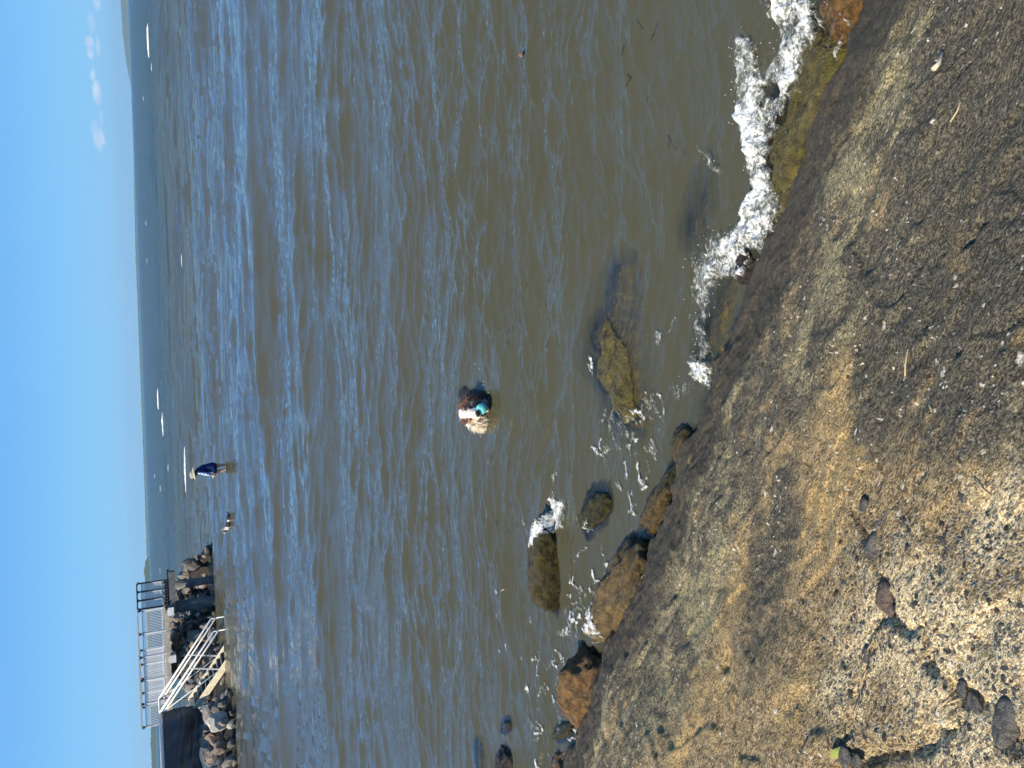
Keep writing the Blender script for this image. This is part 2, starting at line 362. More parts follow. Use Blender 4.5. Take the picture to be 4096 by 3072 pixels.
# ------------------------------------------------------------------ water
def wave_tile(N, L, lmin, lmax, main_deg, spread, slope, seed, power=0.0):
    """periodic height tile with directional wind ripples; slope = rms slope"""
    r = np.random.default_rng(seed); kf = np.fft.fftfreq(N, L / N) * 2 * np.pi
    kx, ky = np.meshgrid(kf, kf); kk = np.hypot(kx, ky); kk[0, 0] = 1e-6
    lam = 2 * np.pi / kk; th = np.arctan2(ky, kx) - math.radians(main_deg)
    band = np.exp(-((np.log(lam) - 0.5 * np.log(lmin * lmax)) / (0.5 * np.log(lmax / lmin))) ** 2 * 1.2)
    amp = band * np.abs(np.cos(th)) ** spread * kk ** (-2.0 + power)
    h = np.real(np.fft.ifft2(np.fft.fft2(r.standard_normal((N, N))) * amp))
    g = np.hypot(*np.gradient(h, L / N)); return h * (slope / math.sqrt((g ** 2).mean()))
def sample(T, L, x, y):
    N = T.shape[0]; u = (x / L % 1.0) * N; v = (y / L % 1.0) * N
    i = np.floor(u).astype(int); j = np.floor(v).astype(int); fu = u - i; fv = v - j
    i %= N; j %= N; i1 = (i + 1) % N; j1 = (j + 1) % N
    return (T[j, i] * (1 - fu) + T[j, i1] * fu) * (1 - fv) + (T[j1, i] * (1 - fu) + T[j1, i1] * fu) * fv
BANDS = [(wave_tile(512, 3.1, 0.045, 0.16, 88, 3, 0.13, 1), 3.1, 0.09, 1.5), (wave_tile(512, 4.3, 0.06, 0.2, 112, 4, 0.09, 12), 4.3, 0.11, 1.4),
         (wave_tile(512, 9.7, 0.16, 0.55, 84, 3, 0.13, 2), 9.7, 0.30, 1.4), (wave_tile(512, 14.3, 0.3, 1.1, 108, 4, 0.075, 22), 14.3, 0.55, 1.3),
         (wave_tile(512, 37., 0.9, 2.6, 92, 4, 0.075, 3), 37., 1.5, 1.4), (wave_tile(512, 113., 2.2, 7.0, 90, 6, 0.07, 4), 113., 3.8, 1.3), (wave_tile(512, 711., 7, 30., 93, 9, 0.035, 5), 711., 14., 1.0)]
def unit(t): return t / t.std()
# thin braided wavelets: ridges along the zero lines of a stretched random field (tile, tile size, wavelength, stretch, height, sharpness)
BRAIDS = [(unit(wave_tile(512, 2.9, 0.05, 0.12, 97, 2, 0.1, 30)), 2.9, 0.085, 1.7, 0.0042, 0.7), (unit(wave_tile(512, 5.3, 0.10, 0.24, 80, 2, 0.1, 31)), 5.3, 0.16, 1.6, 0.0082, 0.7), (unit(wave_tile(512, 8.9, 0.22, 0.55, 98, 2, 0.1, 32)), 8.9, 0.36, 1.6, 0.018, 0.7),
          (unit(wave_tile(512, 23., 0.55, 1.4, 86, 3, 0.1, 33)), 23., 0.9, 1.6, 0.034, 0.7), (unit(wave_tile(512, 61., 1.5, 3.6, 92, 4, 0.1, 34)), 61., 2.3, 1.7, 0.05, 0.7)]
# a train of small waves running in towards the shore: (distance, amplitude, half-width of crest)
CRESTS = [(10.3, .012, .45), (12.4, .030, .5), (15.0, .065, .6), (18.2, .11, .65), (21.4, .12, .7), (25.3, .08, .8), (30.5, .05, 1.0), (37, .06, 1.2), (46, .09, 1.6), (58, .18, 2.0), (76, .13, 2.6), (100, .15, 3.4)]
def water_h(x, y, dy):
    z = np.zeros_like(x); D = np.maximum(y, 0.5)
    wx = x + 0.25 * np.sin(y * 0.7 + 0.3 * x); wy = y + 0.35 * np.sin(x * 0.21 + 1.0) + 0.12 * np.sin(x * 0.83) + 0.34 * (fbm(x * 0.9, y * 0.9, 95, 2) - .5) + 0.10 * (fbm(x * 3.1, y * 3.1, 97, 2) - .5)
    gust = 0.35 + 1.4 * sstep(fbm(x * 0.40 + 3, y * 0.8, 91, 3), 0.3, 0.7)
    for n, (T, L, lam, stx) in enumerate(BANDS):
        f = sstep(lam / dy, 1.2, 2.4)
        if not (f > 0).any(): continue
        shore = sstep(y + 0.55 * x, 2.0, 7.0) * 0.5 + 0.5 if lam < 1 else sstep(y + 0.55 * x, 2.5, 11.0)
        z = z + f * shore * sample(T, L, wx / stx, wy) * (gust * np.interp(D, [2.5, 5, 7, 10, 15], [.95, .9, .85, .8, .8]) if lam < 0.7 else 1.0)
    for n, (T, L, lam, stx, am_, shp_) in enumerate(BRAIDS):
        f = sstep(lam / dy, 1.5, 3.0)
        if not (f > 0).any(): continue
        g2 = sstep(fbm(x * 0.3 / (lam + .5) + n * 7, y * 0.8 / (lam + .5), 93 + n, 2), 0.25, 0.62)
        shore = sstep(y + 0.55 * x, 2.0, 5.0) * 0.4 + 0.6
        z = z + f * shore * (np.interp(D, [2.5, 5, 7, 10, 15], [.75, .75, .75, .75, .8]) if lam < .5 else np.interp(D, [4, 6, 11], [.12, .25, 1.])) * am_ * (0.15 + 1.25 * g2) * (-0.50 + np.exp(-np.abs(sample(T, L, wx / stx, wy)) / shp_))
    z = z * np.interp(D, [2.5, 5, 7, 10, 15, 25, 60, 120], [1.3, 1.25, 1.1, .95, .9, 1.4, 2.1, 1.9])
    for i, (c, a, wd) in enumerate(CRESTS):
        cy = c + 0.55 * (fbm(x * 0.16 / max(1, c / 15), np.full_like(x, i * 3.7), 100 + i, 3) - 0.5) * 2.4 * max(1, c / 20) + 0.02 * x
        m = sstep(fbm(x * 0.13 / max(1, c / 18), np.full_like(x, i * 1.9), 130 + i, 2), 0.25, 0.6)
        t = (y - cy) / wd
        z = z + a * m * np.exp(-np.where(t < 0, (t * 1.9) ** 2, (t * 0.85) ** 2)) - 0.35 * a * m * np.exp(-((t + 1.5) / 0.8) ** 2)
    return z
rows = [1.75]
while rows[-1] < 900:
    D = rows[-1]; rows.append(D + max(0.0055, (D * D + CAMH ** 2) / (CAMH * 725 * 1.22)))
rows += [1200, 1800, 3000, 6000, 15000, 40000]
wy_ = np.array(rows); ndy = np.gradient(wy_)
tn = np.concatenate([np.linspace(-2.2, -0.80, 22)[:-1], np.linspace(-0.80, 0.80, 800), np.linspace(0.80, 2.2, 22)[1:]])
WX = wy_[:, None] * tn[None, :]; WY = np.repeat(wy_[:, None], len(tn), 1); WDY = np.repeat(ndy[:, None], len(tn), 1)
WZ = water_h(WX, WY, WDY)
_dg = on_z(1943, 1650, 0.0)
WZ = WZ * (1 - 0.8 * np.exp(-((WX - _dg[0]) ** 2 + (WY - _dg[1]) ** 2) / 0.5 ** 2))      # the swimming dog flattens the ripples round it
# ------------------------------------------------------------------ boulders at the water's edge
def rock_mesh(name, seed, subdiv=4, cuts=9, rough=0.16, sharp=0.82):
    bm = bmesh.new(); bmesh.ops.create_icosphere(bm, subdivisions=subdiv, radius=1.0)
    r = random.Random(seed); off = Vector((seed * 3.17, seed * 1.71, seed * 0.37))
    planes = []
    for _ in range(cuts):
        n = Vector((r.gauss(0, 1), r.gauss(0, 1), r.gauss(0, 1))).normalized(); planes.append((n, r.uniform(sharp - 0.18, sharp + 0.1)))
    for v in bm.verts:
        p = v.co.copy(); p *= 1 + rough * 1.6 * mnoise.noise(p * 1.1 + off)
        for n, d in planes:
            e = p.dot(n) - d
            if e > 0: p -= n * (e * 0.88)
        p *= 1 + rough * 0.6 * mnoise.noise(p * 3.3 + off) + rough * 0.35 * mnoise.noise(p * 8.0 + off) + rough * 0.16 * mnoise.noise(p * 19.0 + off)
        v.co = p
    me = bpy.data.meshes.new(name); bm.to_mesh(me); bm.free(); me.shade_smooth()
    return me
def boulder_mat(name, dry, dry2, moss, moss_amt, rough_wet, gloss_bump=0.045):
    m, k = material(name); co = k.coord('Object'); geo = k.n('ShaderNodeNewGeometry')
    wz = k.n('ShaderNodeSeparateXYZ', {0: geo.outputs['Position']}).outputs[2]
    n1 = k.noise(co, 3.0, 5, 0.65); n2 = k.noise(co, 22, 4, 0.7); n3 = k.noise(co, 110, 3, 0.7)
    c = k.mix(k.ramp(n2, 0.32, 0.68), dry, dry2)
    c = k.mix(k.math('MULTIPLY', k.ramp(n3, 0.6, 0.75), 0.5), c, tuple(min(1, v * 1.9) for v in dry2))
    ms = k.mix(k.ramp(n2, 0.3, 0.7), tuple(v * 0.22 for v in moss), moss)
    f = k.ramp(k.math('ADD', k.math('MULTIPLY', n1, 1.0), k.math('SUBTRACT', moss_amt - 0.5, k.math('MULTIPLY', wz, 1.2))), 0.42, 0.62)
    c = k.mix(f, c, ms)
    if 'drowned' in name: c = k.mix(k.ramp(wz, 0.0, -0.03), c, k.mix(1.0, c, (3.6, 3.4, 3.0), 'MULTIPLY'))  # colour brightened below the waterline to offset light lost in the water
    wetl = k.ramp(wz, 0.26, 0.06)
    c = k.mix(k.math('MULTIPLY', wetl, 0.6), c, k.mix(1.0, c, (0.5, 0.5, 0.5), 'MULTIPLY'))
    nr = k.bump(k.math('ADD', k.math('MULTIPLY', n2, 0.6), k.math('MULTIPLY', n3, 0.4)), 1.0, gloss_bump)
    pbsdf(k, c, k.math('SUBTRACT', 0.72, k.math('MULTIPLY', wetl, 0.72 - rough_wet)), nr, 0.5)
    return m
MOSS = (0.10, 0.082, 0.014)
bm_moss = boulder_mat('wet_mossy_rock', (0.045, 0.036, 0.02), (0.14, 0.105, 0.045), MOSS, 0.75, 0.10)
bm_gold = boulder_mat('golden_rock', (0.060, 0.040, 0.015), (0.23, 0.15, 0.05), (0.075, 0.066, 0.016), 0.58, 0.12)
bm_rust = boulder_mat('rust_brown_rock', (0.065, 0.036, 0.012), (0.28, 0.15, 0.045), (0.09, 0.07, 0.02), 0.22, 0.2)
bm_dark = boulder_mat('dark_wet_rock', (0.022, 0.018, 0.014), (0.07, 0.045, 0.03), (0.06, 0.06, 0.015), 0.42, 0.2)
bm_sub = boulder_mat('drowned_algae_rock_brightened', (0.12, 0.095, 0.03), (0.24, 0.185, 0.055), (0.19, 0.155, 0.03), 0.65, 0.3)
EDGE_YAW = math.atan2(TDIR[1], TDIR[0])
BOULDERS = [  # px, py, z centre, radii, yaw, seed, material, label
 (2185, 2262, -0.07, (.40, .23, .24), -0.18, 77, bm_moss, 'glistening green-brown mossy boulder standing alone in the water, foam breaking on its end'),
 (2385, 2040, -0.075, (.27, .14, .13), -0.75, 5, bm_moss, 'low mossy boulder awash in the channel between the standing boulder and the slab'),
 (2520, 2350, -0.06, (.38, .23, .29), -0.55, 8, bm_gold, 'golden-brown boulder with a green flank wedged against the slab beside a black hollow'),
 (2652, 2010, -0.06, (.33, .11, .13), EDGE_YAW - 0.1, 13, bm_gold, 'long yellow-green algae ledge along the lip of the slab'),
 (2735, 1780, -0.03, (.13, .09, .10), EDGE_YAW, 17, bm_gold, 'small pointed ochre rock jutting from the slab edge near the white splash'),
 (2365, 2785, -0.07, (.33, .25, .32), -0.35, 21, bm_rust, 'orange-brown three-cornered boulder half hidden by the slab edge'),
 (2250, 2925, -0.05, (.19, .075, .09), -0.95, 24, bm_moss, 'slim wet green rock lying against the orange three-cornered boulder'),
 (2030, 3075, -0.03, (.21, .16, .14), 0.2, 29, bm_dark, 'dark purplish-brown wet rock cut by the picture edge out in the shallows'),
 (2248, 3085, -0.04, (.15, .12, .12), 0.1, 31, bm_rust, 'small orange rock at the picture edge touching the slab'),
 (2025, 2905, -0.07, (.16, .07, .09), -0.9, 37, bm_dark, 'small dark fin-shaped rock poking out of the shallows'),
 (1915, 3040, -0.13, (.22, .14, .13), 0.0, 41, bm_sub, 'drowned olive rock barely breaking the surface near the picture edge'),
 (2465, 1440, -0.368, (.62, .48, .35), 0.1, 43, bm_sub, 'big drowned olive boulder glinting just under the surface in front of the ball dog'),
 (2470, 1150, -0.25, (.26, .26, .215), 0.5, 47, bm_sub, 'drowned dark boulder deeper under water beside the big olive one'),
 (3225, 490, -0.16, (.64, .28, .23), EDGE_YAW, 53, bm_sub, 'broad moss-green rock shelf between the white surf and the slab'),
 (3400, 15, -0.02, (.15, .13, .12), -0.3, 59, bm_rust, 'glittering brown rock in the corner where the surf meets the slab'),
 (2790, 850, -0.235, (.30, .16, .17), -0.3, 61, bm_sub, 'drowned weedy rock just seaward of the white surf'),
 (2985, 1075, -0.02, (.085, .07, .075), 0.4, 67, bm_dark, 'small black wet rock in a gap of the surf foam'),
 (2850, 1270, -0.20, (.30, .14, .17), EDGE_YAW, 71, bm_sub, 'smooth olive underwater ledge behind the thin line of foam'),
]
boulder_objs = []
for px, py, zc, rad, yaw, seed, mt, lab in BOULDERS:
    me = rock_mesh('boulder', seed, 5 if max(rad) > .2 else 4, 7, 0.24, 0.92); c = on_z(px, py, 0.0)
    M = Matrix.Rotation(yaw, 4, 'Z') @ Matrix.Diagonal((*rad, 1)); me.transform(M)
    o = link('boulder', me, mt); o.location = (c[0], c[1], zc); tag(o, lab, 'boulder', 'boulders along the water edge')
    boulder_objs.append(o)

# ------------------------------------------------------------------ finish the water: how deep is the bottom below each point
bv = []; bf = []; nb = 0
for o in boulder_objs:
    me = o.data; a = np.empty(len(me.vertices) * 3, np.float32); me.vertices.foreach_get('co', a); a = a.reshape(-1, 3) + np.array(o.location)
    bf += [tuple(i + nb for i in p.vertices) for p in me.polygons]; bv += [Vector(p) for p in a]; nb += len(a)
tree = BVHTree.FromPolygons(bv, bf)
near = WY < 9.0
depth = np.full(WX.shape, 1.5)
depth[near] = WZ[near] - ground_h0(WX[near], WY[near])
ii = np.where(((WY < 6.6) & (np.abs(WX) < 4.2)).ravel())[0]
fx_, fy_, fd, fz = WX.ravel(), WY.ravel(), depth.ravel(), WZ.ravel()
dn_ = Vector((0, 0, -1))
bxy = np.array([(o.location.x, o.location.y) for o in boulder_objs]); brad = np.array([max(b[3]) * 1.25 for b in BOULDERS])
hit = (((fx_[ii][:, None] - bxy[:, 0]) ** 2 + (fy_[ii][:, None] - bxy[:, 1]) ** 2) < brad ** 2).any(1)
for i in ii[hit]:
    loc, nn, ix, di = tree.ray_cast(Vector((fx_[i], fy_[i], 1.0)), dn_)
    if loc is not None: fd[i] = min(fd[i], fz[i] - loc.z)
depth = fd.reshape(WX.shape)
# calm the surface where it meets rock, so that no ripple rides up it
shal = np.clip(depth / 0.25, 0.12, 1.0); WZ = np.where(WY < 7, WZ * shal, WZ)
keep = depth > -0.12
V = np.stack([WX, WY, WZ], -1).reshape(-1, 3); Q = grid_faces(len(wy_), len(tn), keep)
V, Q, dep = compact(V, Q, np.clip(depth, 0, 3).ravel())
wme = mesh_np('water', V, Q); fattr(wme, 'depth', dep)

mat_water, k = material('murky_sea_water')
co = k.coord(); dpt = k.attr('depth')
dist = k.n('ShaderNodeSeparateXYZ', {0: co}).outputs[1]
f1 = k.noise(k.map(co, (3.4, 17.0, 1)), 1.0, 5, 0.62, 0.6)
f2 = k.noise(k.map(co, (11.0, 56.0, 1), rot=(0, 0, 0.12)), 1.0, 3, 0.6, 0.8)
f3 = k.noise(k.map(co, (0.5, 1.9, 1)), 1.0, 5, 0.6, 0.5)
f4 = k.noise(k.map(co, (0.06, 0.28, 1)), 1.0, 5, 0.6, 0.3)
nb1 = k.bump(f4, 1.0, k.ramp(dist, 40, 130, 0.0, 2.0))
nb2 = k.bump(f3, 1.0, k.ramp(dist, 18, 60, 0.03, 0.75), nb1)
nb3 = k.bump(f1, 1.0, k.ramp(dist, 6, 30, 0.010, 0.014), nb2)
nrm = k.bump(f2, 1.0, 0.0026, nb3)
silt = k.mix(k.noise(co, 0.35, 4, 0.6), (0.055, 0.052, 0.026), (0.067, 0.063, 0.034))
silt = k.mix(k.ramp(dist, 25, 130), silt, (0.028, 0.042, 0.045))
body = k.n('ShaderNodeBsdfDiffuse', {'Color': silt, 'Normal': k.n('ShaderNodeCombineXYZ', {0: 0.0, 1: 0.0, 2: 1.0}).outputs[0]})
trans = k.n('ShaderNodeBsdfTransparent', {'Color': (0.80, 0.76, 0.52, 1)})
turb = k.math('SUBTRACT', 1.0, k.math('POWER', 2.718, k.math('MULTIPLY', dpt, -10.0)))
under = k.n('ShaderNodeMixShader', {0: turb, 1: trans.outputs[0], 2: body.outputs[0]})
gl = k.n('ShaderNodeBsdfGlossy', {'Color': (1, 1, 1, 1), 'Roughness': k.ramp(dist, 8, 200, 0.03, 0.13), 'Normal': nrm})
fr = k.n('ShaderNodeFresnel', {'IOR': 1.52, 'Normal': nrm})
sh = k.n('ShaderNodeMixShader', {0: fr.outputs[0], 1: under.outputs[0], 2: gl.outputs[0]})
k.L.new(sh.outputs[0], k.out.inputs['Surface'])
water = link('water', wme, mat_water, smooth=True); tag(water, 'choppy murky green-brown sea reflecting blue sky out to the horizon', 'water', kind='structure')
# ------------------------------------------------------------------ foam
def poly_sd(P, poly):
    """signed distance, positive inside"""
    poly = np.asarray(poly, float); d = np.full(len(P), 1e9); ins = np.zeros(len(P), bool)
    for a, b in zip(poly, np.roll(poly, -1, 0)):
        ab = b - a; t = np.clip(((P - a) @ ab) / (ab @ ab + 1e-9), 0, 1); d = np.minimum(d, np.linalg.norm(P - a - t[:, None] * ab, axis=1))
        c = ((a[1] <= P[:, 1]) & (b[1] > P[:, 1])) | ((b[1] <= P[:, 1]) & (a[1] > P[:, 1]))
        xi = a[0] + (P[:, 1] - a[1]) * (b[0] - a[0]) / (b[1] - a[1] + 1e-12); ins ^= c & (P[:, 0] < xi)
    return np.where(ins, d, -d)
def wz_at(x, y): return water_h(x, y, np.full_like(x, 0.01))
def foam_sheet(x0, x1, y0, y1, step, layers):
    xs = np.arange(x0, x1, step); ys = np.arange(y0, y1, step); X, Y = np.meshgrid(xs, ys)
    P = np.stack([X.ravel(), Y.ravel(), np.full(X.size, 0.03)], 1); px, py = project(P); IP = np.stack([px, py], 1)
    IP = IP + (np.stack([fbm(P[:, 0] * 14, P[:, 1] * 14, 201, 4), fbm(P[:, 0] * 14, P[:, 1] * 14, 211, 4)], 1) - 0.5) * 55
    den = np.zeros(len(P)); hole = (fbm(P[:, 0] * 9, P[:, 1] * 9, 251, 3) - 0.5) * 0.9 + (fbm(P[:, 0] * 3, P[:, 1] * 5, 261, 2) - 0.5) * 0.5
    for kind, geom, dens, soft in layers:
        if kind == 'poly': f = dens * sstep(poly_sd(IP, geom), -soft, soft * 1.2)
        else:
            g = np.asarray(geom, float); lo = g.min(0) - 120; hi = g.max(0) + 120
            sel = ((IP > lo) & (IP < hi)).all(1); f = np.zeros(len(P)); f[sel] = dens * sstep(seg_dist(IP[sel], g), soft, 0.0)
        if dens < 0: den = np.clip(den + f, 0, 9)
        else: den = np.maximum(den, f)
    den = np.where(den > 0.01, np.clip(den + hole * np.minimum(1, den * 1.6), 0, 1.3), den)
    x, y = P[:, 0], P[:, 1]
    lump = fbm(x * 16, y * 16, 221, 4); rid = 1 - np.abs(2 * fbm(x * 30, y * 30, 231, 3) - 1)
    z = np.maximum(wz_at(x, y), 0.0) + 0.012 + den * (0.012 + 0.050 * lump ** 1.5 + 0.028 * rid * lump)
    z = np.maximum(z, ground_h0(x, y) + 0.012)
    return P, X.shape, den, z
Z3 = lambda l: [(2600 + a / 1.382, b / 1.382) for a, b in l]
Z4 = lambda l: [(2700 + a / 2.764, 1000 + b / 2.764) for a, b in l]
main = Z3([(640, -60), (690, 60), (700, 140), (640, 180), (520, 190), (475, 240), (468, 420), (492, 650), (515, 850), (530, 930), (570, 1060), (560, 1130), (500, 1180), (440, 1255), (330, 1310), (240, 1390), (232, 1480), (245, 1560), (250, 1700),
           (330, 1700), (370, 1545), (440, 1555), (560, 1530), (540, 1365), (620, 1400), (650, 1330), (690, 1260), (730, 1160), (720, 1080), (665, 1000), (665, 900), (680, 740), (740, 640), (795, 540), (790, 480), (840, 340), (940, 220), (900, 30), (880, -60)])
strip = Z4([(200, 150), (205, 340), (230, 560), (200, 750), (200, 950), (240, 1130), (190, 1200), (190, 1390), (60, 1450), (40, 1600), (150, 1620), (270, 1430), (360, 1530), (400, 1440), (440, 1330), (340, 1230), (350, 1130), (360, 950), (370, 750), (390, 560), (440, 330), (480, 150)])
patch = Z4([(190, 1200), (190, 1390), (270, 1420), (360, 1530), (400, 1440), (440, 1330), (330, 1230)])
layers = [('poly', main, 0.46, 75), ('poly', strip, 0.40, 45), ('poly', strip, 0.58, 14), ('poly', main, 0.80, 20), ('poly', patch, 1.0, 8),
          ('poly', Z3([(500, 560), (480, 640), (510, 840), (640, 980), (640, 700), (600, 520)]), 1.0, 25),
          ('poly', Z3([(560, 1060), (700, 1060), (720, 1170), (600, 1330), (420, 1420), (300, 1440), (260, 1400), (440, 1290)]), 1.0, 20),
          ('poly', Z3([(560, 190), (700, 120), (720, 300), (640, 420), (590, 400)]), -0.62, 26), ('poly', Z3([(620, 470), (720, 460), (740, 510), (640, 540)]), -0.7, 16),
          ('poly', Z3([(440, 1240), (560, 1050), (540, 960), (500, 1000), (420, 1150)]), -0.4, 20),
          ('line', Z3([(910, 60), (990, 200), (1000, 240), (1010, 260)]), 0.75, 9), ('line', Z3([(985, 0), (1050, 70), (1135, 140)]), 0.8, 11), ('line', Z3([(1050, 130), (1070, 240), (1050, 320)]), 0.6, 8),
          ('line', Z3([(265, 820), (310, 850), (345, 905), (380, 940)]), 0.75, 14), ('line', Z3([(640, 40), (660, 90)]), 0.6, 10)]
Pf, shp, den, zf = foam_sheet(-0.35, 1.95, 1.55, 3.75, 0.0068, layers)
V = np.stack([Pf[:, 0], Pf[:, 1], zf], 1); Q = grid_faces(*shp, keep=den > 0.03)
V, Q, dn1 = compact(V, Q, den)
fm1 = mesh_np('foam', V, Q); fattr(fm1, 'foam_cover', dn1)
mat_foam, k = material('sea_foam'); co = k.coord(); d_ = k.attr('foam_cover')
a1 = k.noise(co, 44, 5, 0.7, 0.9); a2 = k.noise(k.map(co, (1, 2.2, 1)), 15, 4, 0.65, 1.2); a3 = k.vor(co, 120.0, feature='DISTANCE_TO_EDGE')
lace = k.math('ADD', k.math('MULTIPLY', a1, 0.55), k.math('MULTIPLY', a2, 0.45))
cov = k.math('ADD', k.math('SUBTRACT', d_, 0.52), k.math('MULTIPLY', k.math('SUBTRACT', lace, 0.5), 3.6))
al = k.ramp(k.math('SUBTRACT', cov, k.math('MULTIPLY', a3, 0.25)), -0.25, 0.75)
thick = k.ramp(cov, 0.05, 0.8)
fc = k.mix(thick, (0.36, 0.37, 0.32), (0.74, 0.76, 0.76))
fb = k.n('ShaderNodeBsdfPrincipled', {'Base Color': fc, 'Roughness': 0.35, 'Normal': k.bump(k.math('ADD', a1, k.math('MULTIPLY', k.vor(co, 85.0), 0.7)), 1.0, 0.006), 'Alpha': al})
k.L.new(fb.outputs[0], k.out.inputs['Surface'])
foam = link('foam', fm1, mat_foam, smooth=True); tag(foam, 'white surf foam breaking along the slab edge', 'foam', kind='stuff')

# flecks and threads of old foam drifting between the boulders, and the splash on the standing boulder
r = random.Random(5); lay2 = [('poly', [(2130, 2110), (2165, 2080), (2185, 1990), (2230, 2000), (2245, 2080), (2215, 2140), (2190, 2180)], 0.95, 12), ('line', [(2195, 2000), (2205, 1900), (2215, 1850)], 0.6, 14),
        ('line', [(2120, 2150), (2090, 2090), (2075, 2075)], 0.6, 8), ('poly', Z4([(-110, 1450), (60, 1440), (120, 1560), (30, 1700), (-90, 1650)]), 0.42, 25)]
for (xa, xb, ya, yb, n, lo_, hi_) in [(2230, 2440, 2270, 2560, 34, 12, 70), (2390, 2600, 1640, 1900, 40, 14, 80), (2440, 2560, 1880, 2060, 12, 10, 50), (2090, 2240, 2600, 3060, 34, 12, 70), (2290, 2400, 2080, 2240, 8, 10, 40), (2400, 2470, 2430, 2560, 14, 15, 70),
                                     (2560, 2650, 1560, 1720, 14, 15, 60), (2350, 2420, 1420, 1500, 3, 20, 70), (1950, 2120, 2350, 2620, 10, 8, 26), (2260, 2400, 2900, 3060, 8, 10, 40)]:
    for _ in range(n):
        cx, cy = r.uniform(xa, xb), r.uniform(ya, yb); L_ = r.uniform(lo_, hi_); a_ = r.gauss(0.15, 0.35)
        pts = [(cx + (t - .5) * L_ * math.sin(a_) + r.uniform(-5, 5), cy + (t - .5) * L_ * math.cos(a_)) for t in (0, .5, 1)]
        lay2.append(('line', pts, r.uniform(0.55, 0.95), r.uniform(6, 13)))
lay2 += [('line', [(2600, 1200 + 0), (2560, 1250)], 0.3, 10), ('poly', [(2600, 1325), (2640, 1310), (2650, 1350), (2620, 1385), (2600, 1370)], 0.75, 8), ('line', [(2655, 1330), (2680, 1300), (2690, 1260)], 0.6, 10),
         ('line', [(2465, 2480), (2460, 2540), (2500, 2570)], 0.6, 8), ('line', [(2560, 1600), (2600, 1640), (2620, 1650)], 0.75, 9), ('line', [(2640, 1600), (2630, 1670)], 0.75, 8)]
Pf, shp, den, zf = foam_sheet(-3.3, 0.45, 3.2, 5.75, 0.0085, lay2)
zf = wz_at(Pf[:, 0], Pf[:, 1]) + 0.010 + den * 0.012 * fbm(Pf[:, 0] * 25, Pf[:, 1] * 25, 241, 2)
bi = np.where(den > 0.03)[0]
for i in bi:
    loc, nn, ix, di = tree.ray_cast(Vector((Pf[i, 0], Pf[i, 1], 1.0)), dn_)
    if loc is not None: zf[i] = max(zf[i], loc.z + 0.008)
V = np.stack([Pf[:, 0], Pf[:, 1], zf], 1); V, Q, dn2 = compact(V, grid_faces(*shp, keep=den > 0.03), den)
fm2 = mesh_np('foam_flecks', V, Q); fattr(fm2, 'foam_cover', dn2)
o = link('foam_flecks', fm2, mat_foam, smooth=True); tag(o, 'scattered white foam flecks drifting between the mossy boulders', 'foam', kind='stuff')

# drops thrown up along the surf and round the dog
def ico(n=1):
    bm = bmesh.new(); bmesh.ops.create_icosphere(bm, subdivisions=n, radius=1); v = np.array([p.co[:] for p in bm.verts]); f = np.array([[q.index for q in t.verts] for t in bm.faces]); bm.free(); return v, f
iv, jf = ico(1)
def drops(name, C, R, mat):
    V = (C[:, None, :] + iv[None] * R[:, None, None]).reshape(-1, 3); F = (jf[None] + (np.arange(len(C)) * len(iv))[:, None, None]).reshape(-1, 3)
    return link(name, mesh_np(name, V, F), mat, smooth=True)
mat_drop, k = material('water_drop'); pbsdf(k, (0.75, 0.78, 0.78), 0.12, None, 0.6)
edgev = np.where((dn1 > 0.1) & (dn1 < 0.7))[0]; V1 = np.empty(len(fm1.vertices) * 3, np.float32); fm1.vertices.foreach_get('co', V1); V1 = V1.reshape(-1, 3)
pick = RNG.choice(edgev, 140); C = V1[pick] + RNG.normal(0, 1, (140, 3)) * [0.015, 0.015, 0.008] + [0, 0, 0.018]; Rr = RNG.uniform(0.0012, 0.0030, 140)
tag(drops('surf_droplets', C, Rr, mat_drop), 'tiny water drops thrown up along the surf', 'droplets', kind='stuff')

